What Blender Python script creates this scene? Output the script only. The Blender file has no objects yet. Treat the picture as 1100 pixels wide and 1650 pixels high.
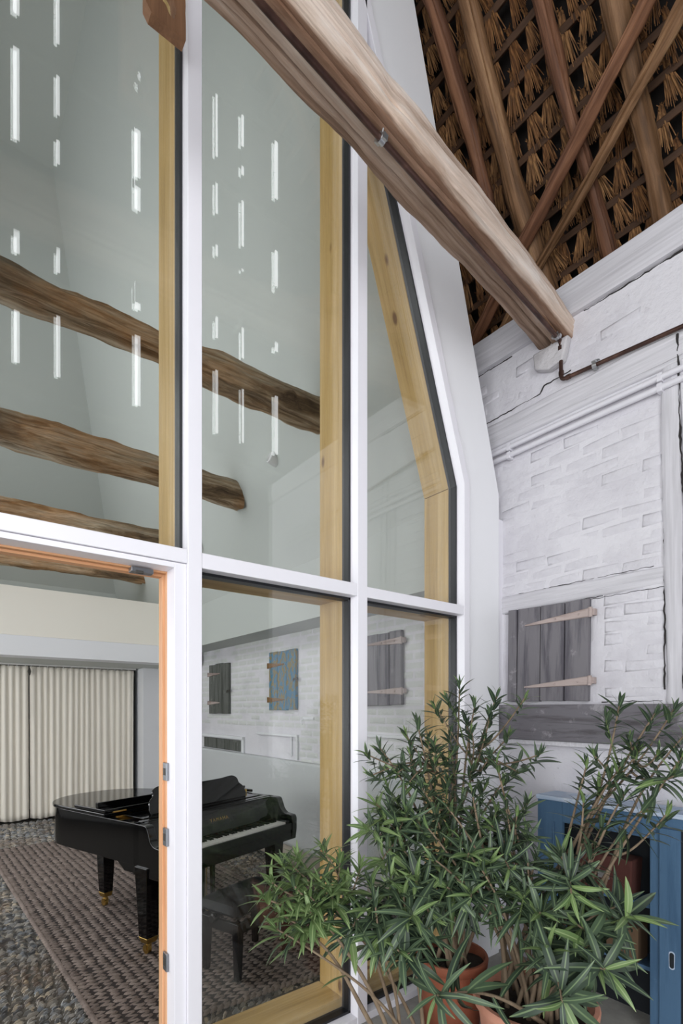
import bpy, bmesh, math, random
from mathutils import Vector, Matrix, noise

# ---------------------------------------------------------------- camera, sky, daylight, exposure
SC = bpy.context.scene
COL = SC.collection
R = math.radians
cam_d = bpy.data.cameras.new('camera')
cam = bpy.data.objects.new('camera', cam_d)
COL.objects.link(cam)
cam_d.sensor_fit = 'HORIZONTAL'
cam_d.sensor_width = 36.0
cam_d.lens = 820 / 1100 * 36.0            # wide shift lens
cam_d.shift_y = (1142 - 825) / 1100       # risen front: verticals stay vertical
cam_d.clip_start = 0.05
cam.location = (0, 0, 1.6)
cam.rotation_euler = (R(90), 0, R(-38))
SC.camera = cam

world = bpy.data.worlds.new('overcast_sky')
SC.world = world
world.use_nodes = True
bg = world.node_tree.nodes['Background']
bg.inputs[0].default_value = (0.955, 0.975, 1.0, 1)
bg.inputs[1].default_value = 14.0
SC.view_settings.view_transform = 'Standard'
SC.view_settings.look = 'None'
SC.view_settings.gamma = 1.0
SC.view_settings.exposure = -1.32
SC.view_settings.use_curve_mapping = False
SC.cycles.transparent_max_bounces = 32
SC.cycles.max_bounces = 10
SC.cycles.diffuse_bounces = 6
SC.cycles.glossy_bounces = 5
SC.cycles.sample_clamp_indirect = 6.0


def sky_opening(name, loc, rot, sx, sy):
    """daylight comes in through an open gate or window: the sky's light is sampled through it"""
    l = bpy.data.lights.new(name, 'AREA')
    l.shape = 'RECTANGLE'
    l.size, l.size_y = sx, sy
    l.cycles.is_portal = True
    o = bpy.data.objects.new(name, l)
    o.location, o.rotation_euler = loc, rot
    COL.objects.link(o)
    return o


# unseen openings added for light: side gate, gable gate, roof window; also the room's windows
ADDED_GATE = (-2.6, 0.7, 0.0, 3.5)             # y0, y1, z0, z1 in the wall at x = -3.2
sky_opening('added_gate_daylight', (-3.25, (ADDED_GATE[0] + ADDED_GATE[1]) / 2, (ADDED_GATE[2] + ADDED_GATE[3]) / 2), (0, R(-90), 0), ADDED_GATE[3] - ADDED_GATE[2], ADDED_GATE[1] - ADDED_GATE[0])
ADDED_GATE2 = (-3.1, 0.1, 0.0, 5.4)              # x0, x1, z0, z1 of the opening added in the gable behind the camera to light the facade
sky_opening('added_gable_daylight', (-1.5, -3.7, 2.7), (R(90), 0, 0), 3.2, 5.4)
ROOMWIN = (3.2, 7.6, 0.8, 2.4)            # window strip in the room's left wall at x = -2.2
sky_opening('room_window_daylight', (-2.25, 5.4, 1.6), (0, R(-90), 0), 1.6, 4.4)
ADDED_ROOFWIN = (3.6, 7.2, 3.8, 5.6)            # unseen opening added in the left slope to light the room
sky_opening('added_slope_daylight', (-2.2 + .352 * (4.7 - 2.93) - .06, 5.4, 4.7), (0, R(-90) - math.atan(.352), 0), 1.91, 3.6)


# ---------------------------------------------------------------- helpers
def lin(h):
    h = h.lstrip('#')
    c = [int(h[i:i + 2], 16) / 255 for i in (0, 2, 4)]
    return tuple([x / 12.92 if x <= .04045 else ((x + .055) / 1.055) ** 2.4 for x in c] + [1.0])


class NT:
    def __init__(s, name, rough=.6, metal=0.0, spec=.5):
        s.m = bpy.data.materials.new(name)
        s.m.use_nodes = True
        s.t = s.m.node_tree
        s.b = s.t.nodes['Principled BSDF']
        s.b.inputs['Roughness'].default_value = rough
        s.b.inputs['Metallic'].default_value = metal
        s.b.inputs['Specular IOR Level'].default_value = spec
        s.co = None

    def n(s, typ, **kw):
        x = s.t.nodes.new(typ)
        for k, v in kw.items():
            setattr(x, k, v)
        return x

    def link(s, a, b):
        s.t.links.new(a, b)

    def coord(s, scale=(1, 1, 1), kind='Object'):
        if s.co is None:
            s.co = s.n('ShaderNodeTexCoord')
        mp = s.n('ShaderNodeMapping')
        mp.inputs['Scale'].default_value = scale
        s.link(s.co.outputs[kind], mp.inputs[0])
        return mp.outputs[0]

    def noise(s, scale=5, detail=6, rough=.55, dist=0.0, stretch=(1, 1, 1), kind='Object'):
        x = s.n('ShaderNodeTexNoise')
        x.inputs['Scale'].default_value = scale
        x.inputs['Detail'].default_value = detail
        x.inputs['Roughness'].default_value = rough
        x.inputs['Distortion'].default_value = dist
        s.link(s.coord(stretch, kind), x.inputs['Vector'])
        return x.outputs['Fac']

    def voro(s, scale=5, stretch=(1, 1, 1), feature='F1', out='Distance', rand=1.0):
        x = s.n('ShaderNodeTexVoronoi', feature=feature)
        x.inputs['Scale'].default_value = scale
        x.inputs['Randomness'].default_value = rand
        s.link(s.coord(stretch), x.inputs['Vector'])
        return x.outputs[out]

    def ramp(s, fac, stops):
        x = s.n('ShaderNodeValToRGB')
        e = x.color_ramp.elements
        while len(e) < len(stops):
            e.new(.5)
        for k, (p, c) in zip(e, stops):
            k.position = p
            k.color = lin(c) if isinstance(c, str) else (c, c, c, 1)
        s.link(fac, x.inputs[0])
        return x.outputs[0]

    def mix(s, fac, a, b, mode='MIX'):
        x = s.n('ShaderNodeMix', data_type='RGBA', blend_type=mode)
        for sock, v in ((x.inputs[0], fac), (x.inputs[6], a), (x.inputs[7], b)):
            if isinstance(v, str):
                sock.default_value = lin(v)
            elif isinstance(v, (int, float)):
                sock.default_value = v
            else:
                s.link(v, sock)
        return x.outputs[2]

    def col(s, v):
        if isinstance(v, str):
            s.b.inputs['Base Color'].default_value = lin(v)
        else:
            s.link(v, s.b.inputs['Base Color'])
        return s

    def bump(s, h, strength=.3, dist=.01):
        x = s.n('ShaderNodeBump')
        x.inputs['Strength'].default_value = strength
        x.inputs['Distance'].default_value = dist
        s.link(h, x.inputs['Height'])
        s.link(x.outputs[0], s.b.inputs['Normal'])
        return s

    def rnd(s):
        return s.n('ShaderNodeObjectInfo').outputs['Random']


def plain(name, c, rough=.5, metal=0.0, spec=.5, bump=0, bscale=60):
    t = NT(name, rough, metal, spec)
    t.col(c)
    if bump:
        t.bump(t.noise(bscale, 4), bump, .004)
    return t.m


def wood(name, stops, axis=0, scale=9, rough=.65, knots=None, bump=.25, stretch=.07, rings=0.0, spec=.3):
    t = NT(name, rough, 0, spec)
    st = [1, 1, 1]
    st[axis] = stretch
    f = t.noise(scale, 9, .62, .6, tuple(st))
    c = t.ramp(f, stops)
    fine = t.noise(scale * 9, 3, .6, 0, tuple(v * (.35 if i == axis else 1) for i, v in enumerate(st)))
    c = t.mix(.28, c, t.ramp(fine, [(.3, .25), (.7, 1.0)]), 'MULTIPLY')
    if knots:
        st2 = [1, 1, 1]
        st2[axis] = .45
        v = t.voro(5.5, tuple(st2))
        k = t.ramp(v, [(.0, 1.0), (.07, 1.0), (.12, 0.0)])
        c = t.mix(k, c, knots)
    t.col(c)
    t.bump(fine, bump, .004)
    return t.m


class MB:
    """collects geometry for one mesh object"""
    def __init__(s):
        s.v, s.f, s.mi = [], [], []
        s.cur = 0

    def add(s, vs, fs):
        o = len(s.v)
        s.v += [tuple(v) for v in vs]
        s.f += [tuple(i + o for i in f) for f in fs]
        s.mi += [s.cur] * len(fs)

    def box(s, x0, x1, y0, y1, z0, z1, M=None):
        vs = [Vector((x, y, z)) for z in (z0, z1) for y in (y0, y1) for x in (x0, x1)]
        if M is not None:
            vs = [M @ v for v in vs]
        s.add(vs, [(0, 2, 3, 1), (4, 5, 7, 6), (0, 1, 5, 4), (2, 6, 7, 3), (0, 4, 6, 2), (1, 3, 7, 5)])
        return s

    def prism(s, poly, a0, a1, axis=1, M=None):
        """polygon in the plane of the two other axes (in order), pushed from a0 to a1 along axis"""
        def mk(p, a):
            c = [p[0], p[1]]
            c.insert(axis, a)
            v = Vector(c)
            return M @ v if M is not None else v
        n = len(poly)
        vs = [mk(p, a0) for p in poly] + [mk(p, a1) for p in poly]
        fs = [tuple(range(n)), tuple(range(2 * n - 1, n - 1, -1))]
        fs += [(i, i + n, (i + 1) % n + n, (i + 1) % n) for i in range(n)]
        s.add(vs, fs)
        return s

    def tube(s, pts, r, n=10, caps=True):
        pts = [Vector(p) for p in pts]
        rs = r if isinstance(r, (list, tuple)) else [r] * len(pts)
        T = []
        for i in range(len(pts)):
            a, b = pts[max(i - 1, 0)], pts[min(i + 1, len(pts) - 1)]
            T.append((b - a).normalized())
        up = Vector((0, 0, 1)) if abs(T[0].z) < .9 else Vector((1, 0, 0))
        u = T[0].cross(up).normalized()
        vs = []
        for p, t, q in zip(pts, T, rs):
            u = (u - t * u.dot(t)).normalized()
            w = t.cross(u)
            for k in range(n):
                a = 2 * math.pi * k / n
                vs.append(p + (u * math.cos(a) + w * math.sin(a)) * q)
        fs = []
        for i in range(len(pts) - 1):
            for k in range(n):
                k2 = (k + 1) % n
                fs.append((i * n + k, i * n + k2, (i + 1) * n + k2, (i + 1) * n + k))
        if caps:
            fs.append(tuple(range(n - 1, -1, -1)))
            fs.append(tuple((len(pts) - 1) * n + k for k in range(n)))
        s.add(vs, fs)
        return s

    def lathe(s, prof, n=24, c=(0, 0, 0), M=None):
        """profile [(radius, z)] turned about z"""
        vs = []
        for (r, z) in prof:
            for k in range(n):
                a = 2 * math.pi * k / n
                v = Vector((c[0] + r * math.cos(a), c[1] + r * math.sin(a), c[2] + z))
                vs.append(M @ v if M is not None else v)
        fs = []
        for i in range(len(prof) - 1):
            for k in range(n):
                k2 = (k + 1) % n
                fs.append((i * n + k, i * n + k2, (i + 1) * n + k2, (i + 1) * n + k))
        s.add(vs, fs)
        return s

    def frustum(s, cx, cy, z0, z1, a0, b0, a1, b1, M=None):
        """square leg: half sizes a,b at z0 and z1"""
        vs = []
        for z, a, b in ((z0, a0, b0), (z1, a1, b1)):
            vs += [Vector((cx + i * a, cy + j * b, z)) for i, j in ((-1, -1), (1, -1), (1, 1), (-1, 1))]
        if M is not None:
            vs = [M @ v for v in vs]
        s.add(vs, [(3, 2, 1, 0), (4, 5, 6, 7)] + [(i, (i + 1) % 4, (i + 1) % 4 + 4, i + 4) for i in range(4)])
        return s

    def mesh(s, name, smooth=False):
        me = bpy.data.meshes.new(name)
        me.from_pydata(s.v, [], s.f)
        if smooth:
            me.shade_smooth()
        me.update()
        return me


def link(name, data, mat=None, parent=None, loc=None, rot=None, matrix=None):
    o = bpy.data.objects.new(name, data)
    COL.objects.link(o)
    if mat is not None and data is not None:
        for m in (mat if isinstance(mat, (list, tuple)) else [mat]):
            data.materials.append(m)
    if parent is not None:
        o.parent = parent
    if matrix is not None:
        o.matrix_local = matrix
    if loc is not None:
        o.location = loc
    if rot is not None:
        o.rotation_euler = rot
    return o


def obj(name, mb, mat, parent=None, smooth=False, bevel=0, seg=2, fix=True, **kw):
    me = mb.mesh(name, smooth)
    if fix:
        bm = bmesh.new()
        bm.from_mesh(me)
        bmesh.ops.recalc_face_normals(bm, faces=bm.faces)
        bm.to_mesh(me)
        bm.free()
    if max(mb.mi, default=0) > 0:
        me.polygons.foreach_set('material_index', mb.mi)
    o = link(name, me, mat, parent, **kw)
    if bevel:
        b = o.modifiers.new('edge', 'BEVEL')
        b.width, b.segments, b.limit_method, b.angle_limit = bevel, seg, 'ANGLE', R(35)
        b.harden_normals = True
        if smooth is None or smooth is False:
            me.shade_smooth()
            me.set_sharp_from_angle(angle=R(40))
    elif smooth == 'auto':
        me.shade_smooth()
        me.set_sharp_from_angle(angle=R(40))
    return o


def tag(o, label, cat, group=None):
    o['label'] = label
    o['category'] = cat
    if group:
        o['group'] = group
    return o


def struct(name, mb, mat, parent=None, **kw):
    o = obj(name, mb, mat, parent, **kw)
    if parent is None:
        o['kind'] = 'structure'
    return o


def thing(name, label, cat, loc=(0, 0, 0), rotz=0, group=None):
    o = link(name, None, loc=loc, rot=(0, 0, rotz))
    return tag(o, label, cat, group)


def label(o, text):
    o['label'] = text
    return o


def hewn(name, p0, p1, profile, seed, mat, amp=.008, wave=.012, cracks=(), nx=70, per=8, parent=None, end=None, sag=0.0, chip=0.0):
    """a hand-hewn timber from p0 to p1; profile = closed polygon [(y, z)] in the section; cracks = [(where 0-1 round the profile, depth, wander, seed)]"""
    p0, p1 = Vector(p0), Vector(p1)
    L = (p1 - p0).length
    ex = (p1 - p0).normalized()
    up = Vector((0, 0, 1)) if abs(ex.z) < .95 else Vector((0, -1, 0))
    ey = up.cross(ex).normalized()
    ez = ex.cross(ey)
    M = Matrix(((ex.x, ey.x, ez.x, p0.x), (ex.y, ey.y, ez.y, p0.y), (ex.z, ey.z, ez.z, p0.z), (0, 0, 0, 1)))
    P = [Vector((0, a, b)) for a, b in profile]
    seg = [(P[(i + 1) % len(P)] - P[i]).length for i in range(len(P))]
    per_l = sum(seg)

    def at(t):
        d = (t % 1.0) * per_l
        for i, q in enumerate(seg):
            if d <= q:
                return P[i].lerp(P[(i + 1) % len(P)], d / q)
            d -= q
        return P[0].copy()
    w = .006 / per_l
    vs, n = [], 0
    cr = sorted(cracks)
    for i in range(nx + 1):
        x = L * i / nx
        ts = []
        cs = []
        for (t, dep, wan, sd) in cr:
            tt = t + wan * noise.noise(Vector((x * 1.1, sd * 3.7, 0))) * 2
            a = max(0.0, min(1.0, .55 + 1.5 * noise.noise(Vector((x * .8, sd * 9.1, 4.0)))))
            cs.append((tt, dep * a, w * (.4 + 1.2 * a)))
        if not cs:
            ts = [(k / (per * 4), 0) for k in range(per * 4)]
        else:
            for j, (tt, dep, ww) in enumerate(cs):
                nt = cs[(j + 1) % len(cs)]
                nxt = nt[0] + (1.0 if j == len(cs) - 1 else 0)
                ts += [(tt - ww, 0), (tt, dep), (tt + ww, 0)]
                cnt = max(3, round(per * 4 * (cr[(j + 1) % len(cr)][0] + (1 if j == len(cr) - 1 else 0) - cr[j][0])))
                a, b = tt + ww, nxt - nt[2]
                ts += [(a + (b - a) * (k + 1) / (cnt + 1), 0) for k in range(cnt)]
        n = len(ts)
        c = sum((at(k / 16) for k in range(16)), Vector()) / 16
        for (t, dep) in ts:
            q = at(t)
            q.x = x
            d = q - Vector((x, c.y, c.z))
            dn = d.normalized()
            sn = Vector((x * 2.2, q.y * 7 + seed * 5, q.z * 7))
            a = amp * noise.noise(sn * 1.7) * 2 + wave * noise.noise(Vector((x * .9 + seed, q.y * 3, q.z * 3))) * 2
            a += amp * .5 * noise.noise(sn * 6)
            if chip:
                e = noise.noise(Vector((x * 5 + seed * 3, q.y * 9, q.z * 9)))
                a -= chip * max(0, e - .25) * 3
            q += dn * (a - dep)
            q.z -= sag * math.sin(math.pi * i / nx)
            if end:
                q = end(q, i / nx, L)
            vs.append(q)
    fs = []
    for i in range(nx):
        for k in range(n):
            k2 = (k + 1) % n
            fs.append((i * n + k, i * n + k2, (i + 1) * n + k2, (i + 1) * n + k))
    mb = MB()
    fs.append(tuple(range(n - 1, -1, -1)))
    fs.append(tuple(nx * n + k for k in range(n)))
    mb.add(vs, fs)
    o = obj(name, mb, mat, parent, matrix=M)
    o.data.shade_smooth()
    o.data.set_sharp_from_angle(angle=R(50))
    return o


def rect(w, h, c=.02):
    """chamfered section, centred"""
    a, b = w / 2, h / 2
    return [(-a + c, -b), (a - c, -b), (a, -b + c), (a, b - c), (a - c, b), (-a + c, b), (-a, b - c), (-a, -b + c)]

# ---------------------------------------------------------------- materials
def m_brickpaint(name, base='#dcdadf', dirt='#c6c3ca', scale=14):
    t = NT(name, .62, 0, .3)
    a = t.noise(scale, 8, .6)
    b = t.noise(2.2, 5, .6)
    c = t.ramp(b, [(.25, dirt), (.55, base), (1, base)])
    sp = t.ramp(t.noise(48, 3, .5), [(.0, 1.0), (.24, 1.0), (.27, 0.0)])
    c = t.mix(t.mix(.35, '#000000', sp), c, '#6f6a6c')
    t.col(c)
    t.bump(a, .8, .016)
    return t.m


WHITE_BRICK = m_brickpaint('painted_brick')
WHITE_TIMBER = wood('painted_timber', [(.2, '#cac7cd'), (.5, '#d8d6db'), (.9, '#dedce1')], 0, 7, .6, None, .3, .1)
WHITE_TIMBER_V = wood('painted_post', [(.2, '#cac7cd'), (.5, '#d8d6db'), (.9, '#dedce1')], 2, 7, .6, None, .3, .1)
IN_BRICK = m_brickpaint('limewashed_brick', '#d3d4d2', '#bfc1bf', 18)
IN_PLASTER = plain('rough_grey_plaster', '#c6c8c9', .8, bump=.5, bscale=40)
SHELL = plain('pale_grey_wall_paint', '#b9bdb9', .75, bump=.06, bscale=120)
BULK = plain('cream_wall_paint', '#e6e2d8', .75)
BAND = plain('white_wall_paint', '#e0e1e4', .7)
ALU = plain('white_powder_coat', '#eceaf0', .32, spec=.45)
PATCH = m_brickpaint('mottled_plaster_patch', '#c9c6c8', '#8f8b8d', 30)
PANEL = plain('white_lacquered_panel', '#f0f0f3', .3, spec=.45)
GASKET = plain('black_rubber', '#17181c', .4)
PINE = [(.15, '#9b7a45'), (.42, '#c2a064'), (.62, '#d3b27a'), (.9, '#dfc592')]
PINE_V = wood('glulam_upright', PINE, 2, 10, .5, '#6e4a20', .12, .06)
PINE_X = wood('glulam_crossways', PINE, 0, 10, .5, '#6e4a20', .12, .06)
FIR_V = wood('oregon_pine_upright', [(.2, '#cd9468'), (.5, '#dca77d'), (.85, '#e6bc98')], 2, 12, .5, None, .1, .05)
FIR_X = wood('oregon_pine_crossways', [(.2, '#cd9468'), (.5, '#dca77d'), (.85, '#e6bc98')], 0, 12, .5, None, .1, .05)
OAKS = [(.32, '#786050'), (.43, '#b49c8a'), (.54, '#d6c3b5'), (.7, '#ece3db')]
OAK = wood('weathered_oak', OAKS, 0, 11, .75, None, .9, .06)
nt_ = OAK.node_tree                         # the beam's front is paler, its lower edge brown
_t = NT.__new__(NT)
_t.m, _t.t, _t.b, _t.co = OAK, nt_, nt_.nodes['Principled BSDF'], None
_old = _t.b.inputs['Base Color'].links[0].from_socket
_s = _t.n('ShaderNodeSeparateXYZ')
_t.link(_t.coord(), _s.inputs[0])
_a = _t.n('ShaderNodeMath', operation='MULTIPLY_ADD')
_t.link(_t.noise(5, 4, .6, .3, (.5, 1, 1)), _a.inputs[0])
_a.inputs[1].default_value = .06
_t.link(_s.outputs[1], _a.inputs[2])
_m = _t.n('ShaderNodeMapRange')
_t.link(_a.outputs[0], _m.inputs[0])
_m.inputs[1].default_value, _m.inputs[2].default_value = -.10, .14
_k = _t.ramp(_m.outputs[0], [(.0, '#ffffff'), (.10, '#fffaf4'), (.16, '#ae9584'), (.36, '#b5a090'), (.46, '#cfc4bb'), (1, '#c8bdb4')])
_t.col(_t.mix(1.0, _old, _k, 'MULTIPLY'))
POST_OAK = wood('weathered_oak_upright', [(.12, '#4d3626'), (.4, '#7d5a41'), (.65, '#966f52'), (.9, '#a98467')], 2, 8, .75, None, .6, .1)


def m_oldbeam():
    t = NT('old_hewn_oak', .8, 0, .2)
    f = t.noise(9, 9, .65, .8, (.09, 1, 1))
    c = t.ramp(f, [(.32, '#463528'), (.45, '#8d7459'), (.54, '#bba387'), (.68, '#cfc2ae')])
    o = t.ramp(t.noise(2.3, 4, .6, .5, (.5, 1, 1)), [(.52, 0.0), (.66, 1.0)])
    c = t.mix(t.mix(.34, '#000000', o), c, '#c98540')
    g = t.ramp(t.noise(1.9, 5, .6, .2, (.4, 1, 1.0)), [(.5, 0.0), (.7, 1.0)])
    c = t.mix(t.mix(.55, '#000000', g), c, '#3b342d')
    fine = t.noise(90, 3, .6, 0, (.05, 1, 1))
    c = t.mix(.5, c, t.ramp(fine, [(.3, .2), (.65, 1.0)]), 'MULTIPLY')
    t.col(c)
    t.bump(fine, .7, .008)
    return t.m


OLDBEAM = m_oldbeam()
POLE = wood('brown_roof_pole', [(.32, '#33231a'), (.46, '#66492f'), (.56, '#866447'), (.7, '#b5926c')], 0, 12, .65, '#38200f', .5, .08)
POLE_RED = wood('reddish_roof_batten', [(.33, '#38231a'), (.5, '#684531'), (.68, '#94694d')], 0, 12, .65, '#34190d', .4, .08)
BATTEN = wood('dark_roof_batten', [(.2, '#33241a'), (.6, '#553c2a'), (.9, '#6d5039')], 1, 9, .7, None, .4, .08)
TILEBACK = plain('dark_tile_underside', '#1d1714', .9, bump=.5, bscale=20)
TIMBERDARK = wood('dark_boarding', [(.2, '#1c140f'), (.7, '#33261c')], 2, 7, .8, None, .3, .1)


def m_straw():
    t = NT('old_straw', .75, 0, .25)
    c = t.ramp(t.noise(120, 2, .5, 0, (1, 1, .12)), [(.28, '#3a2817'), (.5, '#745233'), (.75, '#a57d52')])
    c = t.mix(t.rnd(), c, t.mix(1.0, c, '#c9b8a2', 'MULTIPLY'))
    t.col(c)
    return t.m


STRAW = m_straw()


def m_glass():
    t = NT('window_glass')
    nt = t.t
    nt.nodes.remove(t.b)
    tr = t.n('ShaderNodeBsdfTransparent')
    tr.inputs[0].default_value = (.957, .963, .959, 1)
    gl = t.n('ShaderNodeBsdfGlossy')
    gl.inputs['Roughness'].default_value = 0.0
    gl.inputs[0].default_value = (1, 1, 1, 1)
    lw = t.n('ShaderNodeLayerWeight')
    lw.inputs[0].default_value = .5
    pw = t.n('ShaderNodeMath', operation='POWER')
    t.link(lw.outputs['Facing'], pw.inputs[0])
    pw.inputs[1].default_value = 5
    ma = t.n('ShaderNodeMath', operation='MULTIPLY_ADD')
    t.link(pw.outputs[0], ma.inputs[0])
    ma.inputs[1].default_value = .96
    ma.inputs[2].default_value = .037
    mx = t.n('ShaderNodeMixShader')
    t.link(ma.outputs[0], mx.inputs[0])
    t.link(tr.outputs[0], mx.inputs[1])
    t.link(gl.outputs[0], mx.inputs[2])
    out = [x for x in nt.nodes if x.type == 'OUTPUT_MATERIAL'][0]
    t.link(mx.outputs[0], out.inputs[0])
    return t.m


GLASS = m_glass()
CURTAIN = plain('off_white_curtain', '#f4eee2', .9, spec=.1, bump=.15, bscale=300)
LACQUER = plain('black_piano_lacquer', '#060607', .06, spec=.6)
BLACKWOOD = plain('black_satin', '#0b0b0d', .22, spec=.5)
LEATHER = plain('black_bench_leather', '#08090c', .5, 0, .14, bump=.1, bscale=200)
IVORY = plain('white_key', '#e9e7e2', .25)
EBONY = plain('black_key', '#0a0a0b', .3)
BRASS = plain('polished_brass', '#d6b468', .28, 1.0)
GOLD = plain('gold_lettering', '#b3935a', .35, .8)
IRON_GOLD = plain('bronze_iron_plate', '#a67b35', .35, .7)
FELT = plain('dark_felt', '#201414', .9)


def m_rug():
    t = NT('brown_braided_wool', .95, 0, .1)
    c = t.ramp(t.noise(9, 5, .6), [(.25, '#70645e'), (.6, '#8e8179'), (.9, '#a2968d')])
    c = t.mix(.5, c, t.ramp(t.noise(140, 3, .5), [(.3, .5), (.7, 1.0)]), 'MULTIPLY')
    t.col(c)
    t.bump(t.noise(200, 3), .4, .003)
    return t.m


RUG = m_rug()
RUGBASE = plain('rug_shadow_weave', '#2d2522', .95)


def m_cobble():
    t = NT('pitched_stone', .6, 0, .4)
    c = t.ramp(t.voro(26, (1, 1, .2), out='Color'), [(.2, '#5b5c5e'), (.4, '#85827c'), (.55, '#a8a49c'), (.68, '#7d848c'), (.85, '#beb29e')])
    w = t.ramp(t.noise(1.6, 4, .6), [(.5, 0.0), (.62, 1.0)])
    c = t.mix(t.mix(.35, '#000000', w), c, '#8b6a48')
    t.col(c)
    t.bump(t.noise(60, 4), .4, .004)
    return t.m


COBBLE = m_cobble()
MORTARBED = plain('sandy_joint_bed', '#514c45', .95, bump=.8, bscale=60)


def m_concrete():
    t = NT('trowelled_concrete', .8, 0, .3)
    t.col(t.ramp(t.noise(4, 8, .65), [(.25, '#85847f'), (.55, '#a5a39d'), (.85, '#b7b5af')]))
    t.bump(t.noise(30, 6), .35, .006)
    return t.m


CONCRETE = m_concrete()


def m_terra(name, a, b):
    t = NT(name, .75, 0, .3)
    t.col(t.ramp(t.noise(6, 6, .6), [(.3, a), (.65, b), (.9, '#cfa08a')]))
    t.bump(t.noise(50, 4), .15, .003)
    return t.m


TERRA = m_terra('pale_terracotta', '#bd8068', '#cf9a84')
TERRA_D = m_terra('dark_terracotta', '#7d4530', '#8e543e')
DARKPOT = plain('dark_grey_pot', '#2d2c2c', .6)
SOIL = plain('potting_soil', '#241b14', .95, bump=1.0, bscale=60)


def m_leaf(name, dark, light, rib):
    t = NT(name, .42, 0, .35)
    c = t.mix(t.rnd(), dark, light)
    sx = t.n('ShaderNodeSeparateXYZ')
    t.link(t.coord(), sx.inputs[0])
    ab = t.n('ShaderNodeMath', operation='ABSOLUTE')
    t.link(sx.outputs[0], ab.inputs[0])
    r = t.ramp(ab.outputs[0], [(.0, 1.0), (.007, 1.0), (.016, 0.0)])
    t.col(t.mix(r, c, rib))
    return t.m


LEAF = m_leaf('oleander_leaf_dark', '#2b392e', '#4b5d46', '#6c7f5c')
LEAF_Y = m_leaf('oleander_leaf_young', '#526a40', '#6c834f', '#8a9b6c')
STEM = wood('oleander_stem', [(.2, '#6b5a48'), (.6, '#8d7b66'), (.9, '#a08e78')], 2, 30, .8, None, .3, .2)
STEM_G = plain('green_oleander_stem', '#5a6a3e', .6)


def m_worn(name, base, dark, wear, axis=2, amount=.6):
    t = NT(name, .75, 0, .25)
    st = [1, 1, 1]
    st[axis] = .09
    c = t.ramp(t.noise(16, 8, .65, .3, tuple(st)), [(.36, dark), (.52, base), (.62, base), (.75, dark)])
    w = t.ramp(t.noise(7, 8, .7, .2, (1, 1, 1)), [(amount, 0.0), (amount + .08, 1.0)])
    c = t.mix(t.mix(.5, '#000000', w), c, wear)
    t.col(c)
    t.bump(t.noise(70, 5, .6, 0, tuple(st)), .5, .004)
    return t.m


SHUTTER = m_worn('worn_grey_board', '#79767a', '#56535a', '#b5b1b3', 2, .62)
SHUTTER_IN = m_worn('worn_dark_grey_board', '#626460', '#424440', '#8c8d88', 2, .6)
SILLBOARD = m_worn('worn_grey_sill_board', '#726f74', '#4a4648', '#b3b0b3', 1, .56)


def m_blueshutter():
    t = NT('flaking_blue_paint', .6, 0, .3)
    w = t.ramp(t.noise(22, 7, .7, .4, (1, 1, .6)), [(.48, 0.0), (.54, 1.0)])
    t.col(t.mix(w, '#32708f', '#7d6d38'))
    t.bump(w, .3, .004)
    return t.m


BLUESHUT = m_blueshutter()
RUST = m_worn('limewashed_iron', '#b3a49f', '#8d7c76', '#7a5a4a', 1, .6)
RUST_O = plain('rusty_iron', '#7d5a2c', .7, .3, bump=.3)
DARKIRON = plain('dark_iron', '#4a4743', .6, .5)
ZINC = plain('zinc_plated_steel', '#b9bbbd', .3, .9)
STEEL = plain('brushed_steel', '#8e9196', .35, .9)
COPPER = NT('aged_copper', .36, .55)
COPPER.col(COPPER.ramp(COPPER.noise(12, 5), [(.3, '#3c2b27'), (.6, '#573f37'), (.85, '#7a5a4c')]))
COPPER = COPPER.m
CONDUIT = plain('white_painted_conduit', '#dcdae0', .45)
BLUEPAINT = m_worn('blue_gloss_paint', '#4d6b88', '#425f7c', '#5d7b96', 2, .6)
BLUETOP = m_worn('faded_blue_paint', '#b9c6d8', '#93abc6', '#e0e4ea', 1, .5)
DARKIN = plain('shade_painted_inside', '#171c22', .8)  # shade of the cupboard's depth painted in as near-black
REDBROWN = plain('red_brown_fabric', '#4f2a24', .9, bump=.4)  # red-brown darkened for the shade around the box in the cupboard
TANBOX = plain('tan_cardboard', '#5f4a36', .85)  # cardboard tone darkened likewise for the cupboard's shade
PIPEPAINT = plain('beige_painted_pipe', '#aca196', .6)
CURTRAIL = plain('white_rail', '#c9c8c4', .5)
BULB = plain('white_lamp_housing', '#dedede', .5)
BLUEDOOR = plain('grey_blue_door_paint', '#5d7f96', .6)

# ---------------------------------------------------------------- large structure
CS = .7265                                  # roof: x falls by this for each unit of height


def roof_x(z, off=0.0):                     # the rafters' plane; off = towards the outside
    return 4.99 - CS * (z - 1.6) + off


# floors
f = struct('floor', MB().box(-3.4, 6.7, -3.6, 2.06, -.12, 0), CONCRETE)
f2 = MB().box(-2.3, 3.1, 2.06, 9.7, -.12, -.012)
struct('floor_room', f2, MORTARBED)
fr = obj('threshold_slab', MB().box(-.2, 2.9, 2.3, 2.42, -.02, .004), CONCRETE, f)

# right wall: hall part (camera side) and the room's part behind the facade are one wall
wall = struct('wall_right', MB().box(2.95, 3.3, -.95, 9.7, 0, 3.93), WHITE_BRICK)

# the plate on top of the wall
hewn('trim_1', (2.93 + .16, 2.75, 4.035), (2.93 + .16, -.9, 4.035), rect(.36, .205, .012), 3, WHITE_TIMBER, .004, .004, nx=50)['kind'] = 'structure'
bpy.data.objects['trim_1']['label'] = 'white painted wall plate under the straw roof'


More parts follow.
